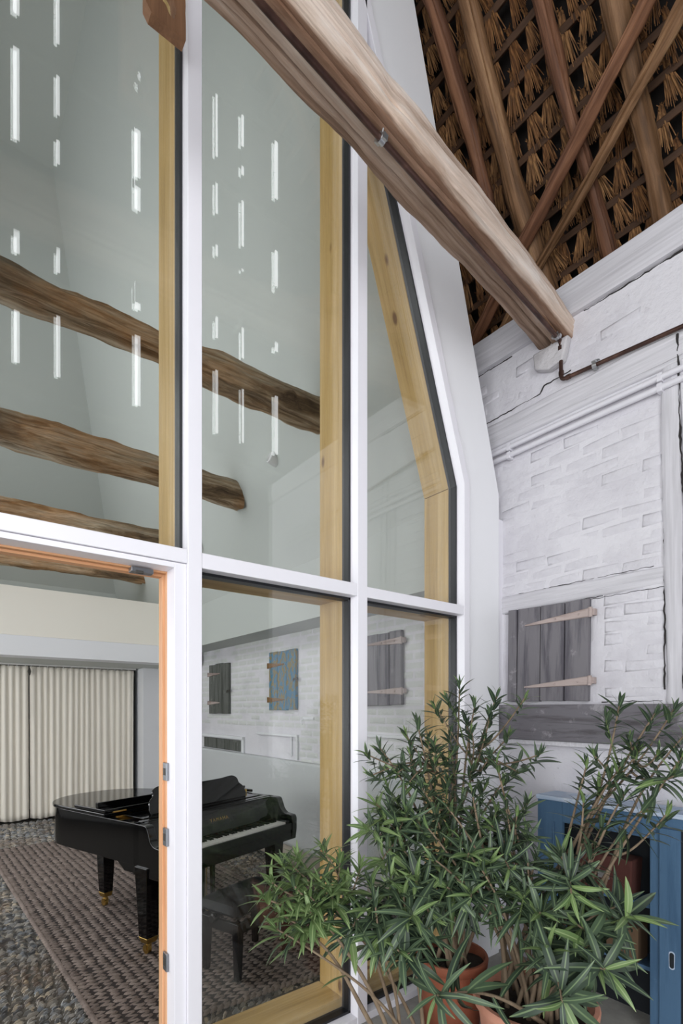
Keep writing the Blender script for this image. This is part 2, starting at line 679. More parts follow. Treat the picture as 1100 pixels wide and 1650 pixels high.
def brick_mesh(seed, L, H, D=.03):
    rnd = random.Random(seed)
    mb = MB()
    c = .013
    j = lambda a: a + rnd.uniform(-.006, .006)
    # y along wall, z up, face towards -x
    o = [(j(0), j(0)), (j(L), j(0)), (j(L), j(H)), (j(0), j(H))]
    cy, cz = L / 2, H / 2
    i = [(y + (c if y < cy else -c), z + (c if z < cz else -c)) for y, z in o]
    vs = [(D, y, z) for y, z in o] + [(.004, y, z) for y, z in o] + [(rnd.uniform(-.0035, .0015), y, z) for y, z in i]
    fs = [(k, (k + 1) % 4, (k + 1) % 4 + 4, k + 4) for k in range(4)] + [(k + 4, (k + 1) % 4 + 4, (k + 1) % 4 + 8, k + 8) for k in range(4)] + [(8, 9, 10, 11)]
    mb.add(vs, fs)
    me = mb.mesh('brick_shape', True)
    bm = bmesh.new(); bm.from_mesh(me)
    bmesh.ops.recalc_face_normals(bm, faces=bm.faces)
    bm.to_mesh(me); bm.free()
    me.materials.append(WHITE_BRICK)
    return me


BR = [brick_mesh(i, .205, .062) for i in range(7)]
BRH = [brick_mesh(20 + i, .098, .062) for i in range(3)]
rng = random.Random(5)


def lay(y0, y1, z0, z1, course=.0745, tilt=0.0):
    z, row = z0, 0
    while z + .062 <= z1 + .004:
        y = y0
        if row % 2:
            o = link('brick', BRH[rng.randrange(3)], None, wall, loc=(2.9475 + rng.uniform(-.002, .004), y, z + rng.uniform(-.004, .004)))
            y += .111
        while y + .205 <= y1 + .002:
            o = link('brick', BR[rng.randrange(7)], None, wall, loc=(2.949 + rng.uniform(-.0035, .0045), y, z + rng.uniform(-.006, .006)), rot=(rng.uniform(-.03, .03), rng.uniform(-.03, .03), rng.uniform(-.02, .02)))
            y += .218
        if y1 - y > .1:
            link('brick', BRH[rng.randrange(3)], None, wall, loc=(2.945, y, z))
        z += course
        row += 1


lay(1.06, 2.24, 2.345, 3.25)
lay(1.06, 2.5, 3.62, 3.9)
lay(1.04, 1.42, 1.66, 2.24)
# timbers let into the wall, painted over with it
G = [(-.012, -.1), (.02, -.1), (.02, .1), (-.012, .1)]


def wall_timber(name, p0, p1, w, d, seed, mat, cracks, lab=None, **kw):
    o = hewn(name, p0, p1, rect(d, w, .01), seed, mat, .004, .008, cracks, nx=60, parent=wall, **kw)
    if lab:
        o['label'] = lab
    return o


wall_timber('wall_timber', (2.975, 2.6, 2.285), (2.975, -.6, 2.3), .1, .07, 11, WHITE_TIMBER, [(.85, .006, .02, 3)])
wall_timber('wall_timber', (2.975, 2.6, 3.45), (2.975, -.6, 3.43), .17, .09, 12, WHITE_TIMBER, [(.76, .02, .03, 5), (.9, .012, .03, 9)])
wall_timber('wall_timber', (2.975, .945, 1.62), (2.975, .955, 3.36), .2, .085, 13, WHITE_TIMBER, [(.27, .07, .02, 2), (.40, .04, .02, 8)], 'white painted upright wall timber with long dark cracks')
wall_timber('wall_timber', (2.985, 1.405, 1.63), (2.985, 1.4, 2.24), .075, .06, 14, WHITE_TIMBER, [(.3, .006, .02, 2)])
o = obj('wall_board', MB().box(2.885, 2.96, .4, 2.03, 1.405, 1.625), SILLBOARD, wall, bevel=.006)
o['label'] = 'worn grey board along the wall under the shutter'
obj('wall_ledge', MB().box(2.9, 2.96, .3, 2.03, 1.375, 1.405), WHITE_TIMBER, wall, bevel=.004)

GAPM = plain('dark_joint_shade', '#2a2626', .95)  # dark colour stands for the shade inside cracks


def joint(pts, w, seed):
    """an open joint or crack: its inner shade drawn as a thin ragged dark strip"""
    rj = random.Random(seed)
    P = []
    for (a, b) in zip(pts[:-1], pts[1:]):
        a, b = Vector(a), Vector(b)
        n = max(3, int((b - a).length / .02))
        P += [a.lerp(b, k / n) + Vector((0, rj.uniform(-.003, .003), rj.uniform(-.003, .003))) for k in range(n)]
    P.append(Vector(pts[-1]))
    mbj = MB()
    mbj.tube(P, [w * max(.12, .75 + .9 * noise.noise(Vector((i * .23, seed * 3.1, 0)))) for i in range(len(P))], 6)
    obj('joint_shade_strip', mbj, GAPM, wall)


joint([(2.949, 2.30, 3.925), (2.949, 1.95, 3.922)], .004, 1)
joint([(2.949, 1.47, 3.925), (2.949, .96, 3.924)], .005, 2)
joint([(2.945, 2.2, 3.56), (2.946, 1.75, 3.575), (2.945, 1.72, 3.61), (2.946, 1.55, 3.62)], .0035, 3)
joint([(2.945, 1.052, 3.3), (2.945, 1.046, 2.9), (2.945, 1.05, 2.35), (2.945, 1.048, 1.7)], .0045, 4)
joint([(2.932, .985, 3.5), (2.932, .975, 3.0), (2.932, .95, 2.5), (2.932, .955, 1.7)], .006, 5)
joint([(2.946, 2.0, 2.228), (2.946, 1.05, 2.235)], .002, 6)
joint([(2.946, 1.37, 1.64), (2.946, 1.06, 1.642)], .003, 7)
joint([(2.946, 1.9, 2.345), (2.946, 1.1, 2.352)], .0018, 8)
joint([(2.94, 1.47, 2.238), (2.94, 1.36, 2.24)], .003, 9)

# inside the room: small bricks under limewash, joined (seen from far), a plinth, a niche and blind frames
mb = MB()
rng = random.Random(9)
z, row = 1.02, 0
while z < 2.40:
    y = 2.3 + (.11 if row % 2 else 0)
    while y < 8.0:
        if not ((4.5 < y + .1 < 5.6 and z < 1.36) or (5.6 < y + .1 < 7.2 and z < 1.34)) and rng.random() < .9:
            d = rng.uniform(.0, .004)
            vs = [(2.952, y, z), (2.952, y + .205, z), (2.952, y + .205, z + .06), (2.952, y, z + .06),
                  (2.948 - d, y + .014, z + .013), (2.948 - d, y + .19, z + .013), (2.948 - d, y + .19, z + .047), (2.948 - d, y + .014, z + .047)]
            mb.add(vs, [(0, 1, 5, 4), (1, 2, 6, 5), (2, 3, 7, 6), (3, 0, 4, 7), (4, 5, 6, 7)])
        y += .218
    z += .0745
    row += 1
o = obj('limewashed_bricks', mb, IN_BRICK, wall, smooth='auto')
o['kind'] = 'stuff'
mb = MB().prism([(2.945, 0), (2.86, 0), (2.87, 1.03), (2.885, 1.05), (2.945, 1.05)], 2.3, 9.6, 1)
obj('plinth', mb, IN_PLASTER, wall, bevel=.008)['label'] = 'rough grey plastered plinth'
mb = MB()
mb.box(2.91, 2.95, 5.72, 7.1, 1.215, 1.25)
mb.box(2.925, 2.95, 5.72, 5.78, 1.05, 1.215)
obj('niche_board', mb, BAND, wall, bevel=.004)
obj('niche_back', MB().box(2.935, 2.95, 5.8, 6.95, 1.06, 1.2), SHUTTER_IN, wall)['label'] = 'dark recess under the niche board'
mb = MB()
mb.box(2.92, 2.95, 4.5, 5.4, 1.30, 1.325)
mb.box(2.925, 2.95, 4.5, 4.53, 1.06, 1.3)
mb.box(2.93, 2.95, 4.62, 4.64, 1.09, 1.3)
obj('blind_frame', mb, BAND, wall, bevel=.003)
mb = MB()
mb.box(2.92, 2.95, 2.75, 3.7, 1.355, 1.38)
obj('blind_frame', mb, BAND, wall, bevel=.003)

# the room's inner shell: upright band, then steep slopes, hipped at the back
SH = lambda z: 2.6 - .352 * (z - 2.93)      # inner face of the right slope
HIP = lambda z: 9.44 - .75 * (z - 3.6) if z > 3.6 else 9.44
TOP = 7.6
mb = MB()
mb.add([(2.6, 2.27, 2.41), (2.6, 9.6, 2.41), (2.6, 9.6, 2.93), (2.6, 2.27, 2.93)], [(0, 1, 2, 3)])
mb.add([(2.6, 2.27, 2.41), (2.6, 9.6, 2.41), (3.0, 9.6, 2.41), (3.0, 2.27, 2.41)], [(3, 2, 1, 0)])
mb.add([(2.6, 2.27, 2.93), (2.6, 9.6, 2.93), (SH(TOP), 9.6, TOP), (SH(TOP), 2.27, TOP)], [(0, 1, 2, 3)])
mb.add([(2.75, 2.27, 2.41), (2.75, 9.6, 2.41), (2.75, 9.6, 2.93), (2.75, 2.27, 2.93)], [(3, 2, 1, 0)])
mb.add([(2.75, 2.27, 2.93), (2.75, 9.6, 2.93), (SH(TOP) + .15, 9.6, TOP), (SH(TOP) + .15, 2.27, TOP)], [(3, 2, 1, 0)])
struct('ceiling_slope', mb, SHELL, fix=False)
mb = MB()
cxm = .2                                    # the room's middle
ML = lambda x: 2 * cxm - x
wy0, wy1, wz0, wz1 = ADDED_ROOFWIN
for ya, yb, za, zb in ((2.27, 9.6, 2.93, wz0), (2.27, 9.6, wz1, TOP), (2.27, wy0, wz0, wz1), (wy1, 9.6, wz0, wz1)):
    mb.add([(ML(SH(za)), ya, za), (ML(SH(za)), yb, za), (ML(SH(zb)), yb, zb), (ML(SH(zb)), ya, zb)], [(0, 1, 2, 3)])
struct('ceiling_far_slope', mb, SHELL, fix=False)
struct('ceiling', MB().box(ML(SH(TOP)) - .3, SH(TOP) + .3, 2.27, 9.7, TOP, TOP + .1), SHELL)
mb = MB()
mb.add([(-2.5, HIP(2.9), 2.9), (3.0, HIP(2.9), 2.9), (3.0, 9.44, 3.6), (-2.5, 9.44, 3.6)], [(0, 1, 2, 3)])
mb.add([(-2.5, 9.44, 3.6), (3.0, 9.44, 3.6), (3.0, HIP(TOP), TOP), (-2.5, HIP(TOP), TOP)], [(0, 1, 2, 3)])
struct('wall_hip', mb, SHELL, fix=False)
struct('wall_back', MB().box(-2.4, 3.0, 9.44, 9.7, 0, 3.0), SHELL)
# bulkhead over the curtain
bh = struct('wall_bulkhead', MB().box(-2.2, 2.9, 7.0, 9.44, 2.46, 3.03), BULK)
obj('bulkhead_beam', MB().box(-2.2, 2.9, 6.985, 7.3, 2.22, 2.457), BAND, bh, bevel=.004)['label'] = 'white band under the cream bulkhead'
obj('bulkhead_soffit', MB().box(-2.2, 2.9, 7.3, 9.44, 2.24, 2.3), SHELL, bh)
struct('pillar', MB().box(2.46, 2.9, 8.2, 8.6, 0, 2.24), BAND, bevel=.006)
# left wall of the room with its window strip (out of the picture; lets the daylight in)
mb = MB()
y0, y1, z0, z1 = ROOMWIN
mb.box(-2.4, -2.2, 2.27, y0, 0, 3.0).box(-2.4, -2.2, y1, 9.7, 0, 3.0).box(-2.4, -2.2, y0, y1, 0, z0).box(-2.4, -2.2, y0, y1, z1, 3.0)
struct('wall_left', mb, BAND)

# the barn hall round the camera: boarded gable with gaps behind, tall side walls, gates added for light
gy0, gy1, gz0, gz1 = ADDED_GATE
mb = MB()
mb.box(-3.4, -3.2, -3.6, gy0, 0, 12).box(-3.4, -3.2, gy1, 2.3, 0, 12).box(-3.4, -3.2, gy0, gy1, gz1, 12)
struct('wall_gate', mb, TIMBERDARK)
struct('ceiling_hall', MB().box(-3.4, 6.8, -3.7, 2.4, 12, 12.1), TIMBERDARK)
mb = MB().box(6.6, 6.8, -3.6, .9, 0, 12).box(3.3, 6.8, .82, .95, 0, 12)
struct('wall_gap', MB().box(2.0, 3.4, .82, .95, 6.3, 12), TIMBERDARK)
struct('wall_outer', MB().box(3.3, 3.4, .9, 3.4, 3.8, 6.4), TIMBERDARK)
struct('wall_aisle', mb, TIMBERDARK)
hx0, hx1, hz0, hz1 = ADDED_GATE2
gable = struct('wall_gable', MB().box(hx1, 6.8, -3.6, -3.45, 0, 4.62).box(hx1, 6.8, -3.6, -3.45, 4.665, 5.85).box(hx1, .55, -3.6, -3.45, 4.6, 4.7).box(.80, .98, -3.6, -3.45, 4.6, 4.7).box(1.32, 1.95, -3.6, -3.45, 4.6, 4.7).box(2.08, 2.3, -3.6, -3.45, 4.6, 4.7).box(2.62, 6.8, -3.6, -3.45, 4.6, 4.7).box(-3.4, hx0, -3.6, -3.45, 0, hz1).box(-3.4, hx1 + .1, -3.6, -3.45, hz1, hz1 + .1), TIMBERDARK)
mb = MB()
for z in (3.95, 5.6, 6.95, 8.35, 9.9, 11.3):
    mb.box(-3.4 if z > hz1 else hx1, 6.8, -3.44, -3.32, z, z + .28)
obj('wall_rail', mb, TIMBERDARK, gable)['kind'] = 'stuff'
EDGES = [-3.4, -2.6, -1.8, -1.0, -.4, .1, .735, 1.2, 2.21, 2.72, 3.42, 3.88, 4.51, 5.0, 5.5, 6.0, 6.8]
rng = random.Random(3)
GAPW = {.735: .056, 1.2: .064, 2.21: .078, 2.72: .0, 3.42: .080, 3.88: .05, 4.51: .085, 5.0: .014, 5.5: .012}
for a, b in zip(EDGES[:-1], EDGES[1:]):
    g0, g1 = GAPW.get(a, .004) / 2, GAPW.get(b, .004) / 2
    obj('plank', MB().box(a + g0, b - g1, -3.5, -3.46, hz1 if b < .2 else 2.2, 12), TIMBERDARK, gable, rot=(0, rng.uniform(-.0025, .0005), 0))
    if GAPW.get(b, 0) > .01:                # cleats added to break the gap's light into dashes
        z = 5.6
        while z < 11.5:
            z += rng.uniform(1.0, 2.1)
            h = rng.uniform(.1, .5)
            obj('added_cleat', MB().box(b - .05, b + .05, -3.46, -3.44, z, z + h), TIMBERDARK, gable)
            z += h

# facade: panel strip, mullions, transoms, windows --------------------------------------
SL = .353                                   # slope of the facade's upper right edge
KZ = 2.966
gx = lambda z: 2.486 - SL * max(0, z - KZ)
ox = lambda z: 2.87 - .31 * max(0, z - 3.0)
ZT = 6.6
poly = [(gx(0) + .05, 0), (2.87, 0), (ox(3.0), 3.0), (ox(ZT), ZT), (gx(ZT) + .05, ZT), (gx(KZ) + .05, KZ)]
fac = struct('wall_facade', MB().prism(poly, 1.995, 2.3, 1), PANEL, bevel=.003)
struct('wall_facade_top', MB().box(-.14, 3.4, 2.0, 2.3, ZT, 12), TIMBERDARK)
struct('wall_facade_left', MB().box(-3.2, -.14, 2.0, 2.3, 0, 12), PANEL)
obj('edge_trim', MB().box(2.872, 2.952, 2.02, 2.2, 0, 2.86), ALU, fac, bevel=.003)
# white cap along the slope
poly = [(gx(0), 0), (gx(0) + .052, 0), (gx(KZ) + .052, KZ + .008), (gx(ZT) + .052, ZT), (gx(ZT), ZT), (gx(KZ), KZ)]
obj('edge_cap', MB().prism(poly, 1.972, 2.05, 1), ALU, fac, bevel=.003)
poly = [(gx(0) - .012, 0), (gx(0) + .05, 0), (gx(KZ) + .05, KZ + .008), (gx(ZT) + .05, ZT), (gx(ZT) - .012, ZT), (gx(KZ) - .012, KZ)]
obj('edge_gasket', MB().prism(poly, 2.03, 2.085, 1), GASKET, fac)
poly = [(gx(0) - .016, 0), (gx(0) + .045, 0), (gx(KZ) + .045, KZ + .01), (gx(ZT) + .045, ZT), (gx(ZT) - .016, ZT), (gx(KZ) - .016, KZ)]
o = obj('edge_post', MB().prism([poly[0], poly[1], poly[2], poly[5]], 2.085, 2.285, 1), PINE_V, fac, bevel=.003)
sl_ang = math.atan(SL)
# sloped glulam as its own piece, grain along its length
Ls = (ZT - KZ) / math.cos(sl_ang)
o = obj('edge_post', MB().box(0, .06, 2.085, 2.285, .002, Ls), PINE_V, fac, bevel=.003, loc=(gx(KZ) - .016, 0, KZ), rot=(0, -sl_ang, 0))

M1, M2, M0 = (.765, .825), (1.645, 1.71), (-.11, -.05)


def mullion(name, x0, x1, z1):
    t = struct(name, MB().box(x0, x1, 1.972, 2.05, 0, z1), ALU, bevel=.003)
    obj('gasket', MB().box(x0 - .012, x1 + .012, 2.03, 2.085, 0, z1), GASKET, t)
    obj('glulam_post', MB().box(x0 - .012, x1 - .006, 2.085, 2.285, 0, z1), PINE_V, t, bevel=.003)
    return t


mullion('trim_2', *M1, ZT)
mullion('trim_3', *M2, 5.36)
mullion('trim_4', *M0, ZT)


def transom(name, x0, x1, z0, z1, z0b=None, z1b=None):
    t = struct(name, MB().box(x0, x1, 1.975, 2.05, z0, z1), ALU, bevel=.003)
    obj('gasket', MB().box(x0, x1, 2.03, 2.085, z0 - .012, z1 + .012), GASKET, t)
    obj('glulam_rail', MB().box(x0 - .005, x1 - .015, 2.085, 2.283, z0 - .002, z1 + .004), PINE_X, t, bevel=.003)
    return t


transom('trim_5', M0[1], M1[0], 2.18, 2.236)
transom('trim_6', M1[1], M2[0], 2.17, 2.233)
transom('trim_7', M2[1], gx(0), 2.17, 2.226)
transom('trim_8', M1[1], M2[0], 0.0, .04)
transom('trim_9', M2[1], gx(0), 0.0, .04)
for n, a, b in (('trim_8', M1[1], M2[0]), ('trim_9', M2[1], gx(0))):
    t = bpy.data.objects[n]
    obj('sill_rail', MB().box(a - .005, b - .015, 2.085, 2.29, .0, .1), PINE_X, t, bevel=.003)


def window(n, poly, lab):
    w = link(f'window_{n}', None)
    w['kind'] = 'structure'
    w['label'] = lab
    for y, a in ((2.05, 0), (2.072, .0022)):
        obj('pane', MB().prism(poly, y, y + .006, 1), GLASS, w, rot=(0, 0, a))
    return w


zx = lambda x: KZ + (2.486 - x) / SL
window(1, [(M0[1], 2.24), (M1[0], 2.24), (M1[0], ZT), (M0[1], ZT)], 'tall upper glass pane over the doorway')
window(2, [(M1[1], 2.24), (M2[0], 2.24), (M2[0], zx(M2[0])), (gx(ZT), ZT), (M1[1], ZT)], 'tall upper middle glass pane')
window(3, [(M2[1], 2.235), (2.486, 2.235), (2.486, KZ), (M2[1], zx(M2[1]))], 'upper glass pane with a sloping edge beside the white panel')
window(4, [(M1[1], .045), (M2[0], .045), (M2[0], 2.165), (M1[1], 2.165)], 'lower glass pane in front of the piano bench')
window(5, [(M2[1], .045), (2.486, .045), (2.486, 2.165), (M2[1], 2.165)], 'lower glass pane behind the oleanders')

# doorway: white frame, rebated wooden lining, strike plates and closer bracket
door = struct('door_1', MB().box(.716, .764, 1.985, 2.07, 0, 2.178), ALU, bevel=.002)
door['label'] = 'open doorway with a white frame and an orange wood lining'
obj('frame_head', MB().box(M0[1], .716, 1.985, 2.07, 2.157, 2.178), ALU, door, bevel=.002)
obj('lining', MB().box(.714, .76, 2.07, 2.095, 0, 2.16), FIR_V, door, bevel=.002)
obj('lining', MB().box(.705, .76, 2.095, 2.135, 0, 2.16), FIR_V, door, bevel=.002)
obj('lining_head', MB().box(M0[1], .714, 2.07, 2.095, 2.150, 2.18), FIR_X, door, bevel=.002)
obj('lining_head', MB().box(M0[1], .705, 2.095, 2.135, 2.140, 2.18), FIR_X, door, bevel=.002)
for z in (1.345, 1.08, .575):
    s = obj('strike_plate', MB().box(.704, .7155, 2.045, 2.085, z - .036, z + .036), STEEL, door, bevel=.002)
    obj('latch_slot', MB().box(.7015, .705, 2.055, 2.075, z - .014, z + .014), DARKIRON, s)
s = obj('closer_bracket', MB().box(.57, .655, 2.045, 2.085, 2.132, 2.152), STEEL, door, bevel=.003)
obj('bracket_arm', MB().box(.585, .615, 2.04, 2.05, 2.126, 2.138), DARKIRON, s, bevel=.002)

# roof over the side wall: tile undersides, battens, straw bundles
n_out = Vector((.8090, 0, .5878))
e_up = Vector((-.5878, 0, .8090))
RY0, RY1 = .84, 3.3


def RP(u, y, off=0.0):                      # point on the roof: u up the slope from the plate, off towards the outside
    b = Vector((roof_x(4.0), y, 4.0))
    return b + e_up * u + n_out * off


mb = MB()
a, b, c, d = RP(-.5, RY0, .17), RP(-.5, RY1, .17), RP(2.85, RY1, .17), RP(2.85, RY0, .17)
mb.add([a, b, c, d], [(0, 1, 2, 3)])
a, b, c, d = RP(-.5, RY0, .25), RP(-.5, RY1, .25), RP(2.85, RY1, .25), RP(2.85, RY0, .25)
mb.add([a, b, c, d], [(3, 2, 1, 0)])
roof = struct('roof', mb, TILEBACK, fix=False)
struct('roof_end', MB().prism([(2.42, 3.9), (3.35, 3.9), (1.95, 6.4), (1.54, 6.4)], RY1, RY1 + .1, 1), TIMBERDARK)

straw_me = []
for v in range(5):
    rr = random.Random(40 + v)
    mb = MB()
    L = .168
    N = 38
    for k in range(N):
        a = rr.uniform(-1, 1)
        x0, y0_ = rr.uniform(-.008, .008), a * .01
        ln = L * rr.uniform(.75, 1.12)
        sp = .045 * rr.uniform(.8, 1.25)
        x1, y1_ = -.012 + rr.uniform(-.018, .012), a * sp
        mb.tube([(x0, y0_, .012), ((x0 + x1) / 2 - .008, (y0_ + y1_) * .45, -ln * .45), (x1, y1_, -ln)], [.0026, .0030, .0017], 3, False)
    mb.lathe([(.001, .030), (.010, .028), (.014, .018), (.010, .004), (.012, -.006), (.006, -.02)], 7)
    for k in range(6):
        a = rr.uniform(0, 6.28)
        mb.tube([(0, 0, .02), (.016 * math.cos(a), .018 * math.sin(a), .034 + rr.uniform(0, .012))], [.003, .0015], 3, False)
    me = mb.mesh('straw_bundle_shape')
    me.materials.append(STRAW)
    straw_me.append(me)
RB = Matrix((( n_out.x, 0, e_up.x), (0, 1, 0), (n_out.z, 0, e_up.z))).to_euler()
rng = random.Random(17)
row = 0
u = -.10
NB = 0
while u < 2.7:
    # one batten per course, round-ish
    o = obj('batten', MB().box(-.014, .014, 0, RY1 - RY0 - .02, -.018, .018), BATTEN, roof, bevel=.005, seg=1)
    o.location = RP(u, RY0 + .01, .066)
    o.rotation_euler = RB
    if u < 2.35:
        y = RY0 + .05 + (.05 if row % 2 else 0)
        while y < 2.75:
            p = RP(u + .03 + rng.uniform(-.012, .012), y + rng.uniform(-.015, .015), .075)
            # only what can be seen below the roof's visible edge
            d_ = .6157 * p.x + .788 * p.y
            lat = .788 * p.x - .6157 * p.y
            px, py = 550 + 820 * lat / d_, 1142 - 820 * (p.z - 1.6) / d_
            if -60 < py and 600 < px < 1160 and NB < 300:
                o = link('straw_bundle', straw_me[rng.randrange(5)], None, roof, loc=p)
                o.rotation_euler = (RB.x + rng.uniform(-.18, .18), RB.y + rng.uniform(-.04, .12), rng.uniform(-.25, .25))
                s = rng.uniform(.9, 1.15)
                o.scale = (s, s * rng.uniform(.9, 1.2), s)
                NB += 1
            y += .104
    u += .158
    row += 1

# ---------------------------------------------------------------- timbers of the barn
def pole(name, p0, p1, r0, r1, seed, mat, lab, square=False, bend=.02):
    p0, p1 = Vector(p0), Vector(p1)
    L = (p1 - p0).length
    if square:
        prof = rect(r0 * 2, r0 * 1.7, .012)
    else:
        prof = [(r0 * math.cos(a * math.pi / 6), r0 * math.sin(a * math.pi / 6)) for a in range(12)]

    def tap(q, t, L):
        k = 1 + (r1 / r0 - 1) * t
        q.y *= k
        q.z *= k
        q.y += bend * math.sin(t * 5 + seed)
        return q
    o = hewn(name, p0, p1, prof, seed, mat, .008, .012, [(.3, .012, .02, seed), (.62, .010, .03, seed + 9), (.85, .012, .03, seed + 5)], nx=90, per=6, end=tap, chip=.004)
    return tag(o, lab, 'roof timber', 'timbers under the straw roof')


for y, r0, r1, mt, lab, sd in (
        (1.117, .062, .05, POLE, 'thick round rafter at the far right of the straw roof', 1),
        (1.385, .038, .034, POLE_RED, 'thin reddish rafter between the two thick rafters', 2),
        (1.745, .060, .050, POLE, 'thick round rafter in the middle of the straw roof', 3),
        (1.945, .042, .040, POLE_RED, 'dark reddish rafter right beside the white facade panel', 4)):
    pole('rafter', RP(-.02, y), RP(2.8 if y < 1.9 else 2.25, y), r0, r1, sd, mt, lab)
d1 = Vector((-.28, -.807, .385))
d2 = Vector((-.259, -.787, .355))
a, b = Vector((2.80, 1.78, 4.445)), Vector((2.853, 1.637, 4.372))
pole('wind_brace', a - d1 * .68, a + d1 * 1.55, .036, .034, 5, POLE_RED, 'squared reddish brace crossing under the rafters, the upper of two', True, .006)
pole('wind_brace', b - d2 * .62, b + d2 * 1.4, .033, .031, 6, POLE, 'round brown brace crossing under the rafters, the lower of two', False, .012)

# the big tie beam in front of the facade
bx = Vector((.9962, .0872, 0))
E0 = Vector((0, 1.39, 3.845))
PB = [(-.108, .0), (-.045, -.012), (.05, -.006), (.098, .008), (.108, .03), (.112, .10), (.09, .150), (-.03, .150), (-.095, .135), (-.118, .10), (-.122, .04)]


def bend_end(q, t, L):
    if t > .86:
        k = (t - .86) / .14
        if q.y < 0:
            q.z -= .045 * k * k
        q.y *= 1 + .06 * k
    return q


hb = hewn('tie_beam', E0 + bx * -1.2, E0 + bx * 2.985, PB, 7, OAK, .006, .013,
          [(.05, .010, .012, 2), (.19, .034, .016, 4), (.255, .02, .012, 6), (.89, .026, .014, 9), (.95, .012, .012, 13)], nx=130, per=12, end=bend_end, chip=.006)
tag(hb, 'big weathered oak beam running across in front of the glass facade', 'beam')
o = obj('corbel', MB().prism([(-.105, .01), (.125, .01), (.115, -.09), (.02, -.135), (-.07, -.12)], -.035, .02, 0), PATCH, None, bevel=.012)
o.matrix_world = Matrix.Translation(Vector((2.93, 1.39 + .0872 * 2.94, 3.80)))
o.parent = wall
o['label'] = 'patch of white plaster under the beam end'

# hanging plank with a mortise hole
N = 26
outer, hole = [], []
w_, h0, h1 = .145, 0.0, 1.6
for k in range(N):
    a = 2 * math.pi * k / N - math.pi / 4
    c, s = math.cos(a), math.sin(a)
    m = max(abs(c), abs(s))
    outer.append((w_ / 2 + c / m * w_ / 2, (.5 + .5 * s / m)))
rr = random.Random(4)
hc = (.082, .100)
for k in range(N):
    a = 2 * math.pi * k / N - math.pi / 4
    rad = rr.uniform(.8, 1.15)
    hole.append((hc[0] + .028 * rad * math.cos(a) - .012 * math.sin(a), hc[1] + .052 * rad * math.sin(a)))
out2 = [(x + rr.uniform(-.002, .002), z * .22) for x, z in outer]
mb = MB()
for (A, y) in ((out2, 0), (hole, 0), (out2, .042), (hole, .042)):
    mb.v += [(x, y, z) for x, z in A]
for k in range(N):
    k2 = (k + 1) % N
    mb.f += [(k, k2, N + k2, N + k), (2 * N + k, 3 * N + k, 3 * N + k2, 2 * N + k2), (N + k, N + k2, 3 * N + k2, 3 * N + k), (k, 2 * N + k, 2 * N + k2, k2)]
mb.mi += [0] * (4 * N)
mb.box(0, w_, 0, .042, .2195, 3.4)
hp = obj('hanging_post', mb, POST_OAK, None, smooth='auto', loc=(.578, 1.885, 4.135))
tag(hp, 'brown timber end with a mortise hole, hanging beside the white mullion', 'beam')

# three hewn beams inside the room and one more over the bulkhead
IB = [(3.05, -1.9, 2.36, 3.735, 3.905, .23, 21, 'old hewn beam highest in view behind the upper panes'),
      (4.56, -1.9, 2.335, 3.62, 3.86, .22, 22, 'old hewn beam behind the upper panes, second, its end showing right of the mullion'),
      (6.32, -1.9, 2.33, 3.55, 3.80, .24, 23, 'dark old hewn beam just above the white door transom'),
      (7.85, -1.9, 2.42, 3.49, 3.70, .24, 24, 'old beam seen through the doorway above the cream bulkhead')]
for (y, xa, xb, za, zb, w, sd, lab) in IB:
    h = zb - za
    prof = [(-w / 2 + .02, -h / 2 - .005), (w / 2 - .02, -h / 2 + .01), (w / 2, -h / 2 + .03), (w / 2 - .01, h / 2 - .04), (w / 2 - .05, h / 2), (-w / 2 + .05, h / 2 - .005), (-w / 2 + .008, h / 2 - .05), (-w / 2 - .005, 0.0), (-w / 2 + .004, -h / 2 + .03)]
    o = hewn('hewn_beam', (xa, y + w / 2, (za + zb) / 2 + .0), (xb, y + w / 2, (za + zb) / 2), prof, sd, OLDBEAM, .013, .024,
             [(.12, .010, .02, sd), (.62, .016, .03, sd + 1), (.8, .014, .03, sd + 2)], nx=110, per=10, chip=.014, sag=-.008)
    tag(o, lab, 'beam', 'old hewn beams inside the room')


# ---------------------------------------------------------------- pipes on the wall
def clip(parent, p, ax, r, rod):
    """pipe clip: split ring round the pipe and a rod to what it hangs from"""
    ax = Vector(ax).normalized()
    up = Vector(rod).normalized()
    q = ax.cross(up)
    M = Matrix(((q.x, up.x, ax.x, p[0]), (q.y, up.y, ax.y, p[1]), (q.z, up.z, ax.z, p[2]), (0, 0, 0, 1)))
    mb = MB()
    prof = [(r + .001, -.011), (r + .006, -.012), (r + .006, .012), (r + .001, .011), (r + .001, -.011)]
    mb.lathe(prof, 16, M=M)
    for s in (-1, 1):
        mb.box(s * (r + .007) - .008, s * (r + .007) + .008, -.009, .009, -.011, .011, M=M)
    c = obj('pipe_clip', mb, ZINC, parent, smooth='auto')
    mb = MB()
    L = Vector(rod).length
    mb.tube([M @ Vector((0, r, 0)), M @ Vector((0, r + L, 0))], .004, 8)
    mb.tube([M @ Vector((0, r + L - .003, 0)), M @ Vector((0, r + L, 0))], .014, 12)
    obj('clip_rod', mb, ZINC, c, smooth='auto')


def path_round(pts, rad=.03, n=6):
    out = [Vector(pts[0])]
    for i in range(1, len(pts) - 1):
        p, a, b = Vector(pts[i]), Vector(pts[i - 1]), Vector(pts[i + 1])
        u, v = (a - p).normalized() * rad, (b - p).normalized() * rad
        for k in range(n + 1):
            t = k / n
            out.append((p + u) * (1 - t) ** 2 + p * 2 * t * (1 - t) + (p + v) * t * t)
    out.append(Vector(pts[-1]))
    return out


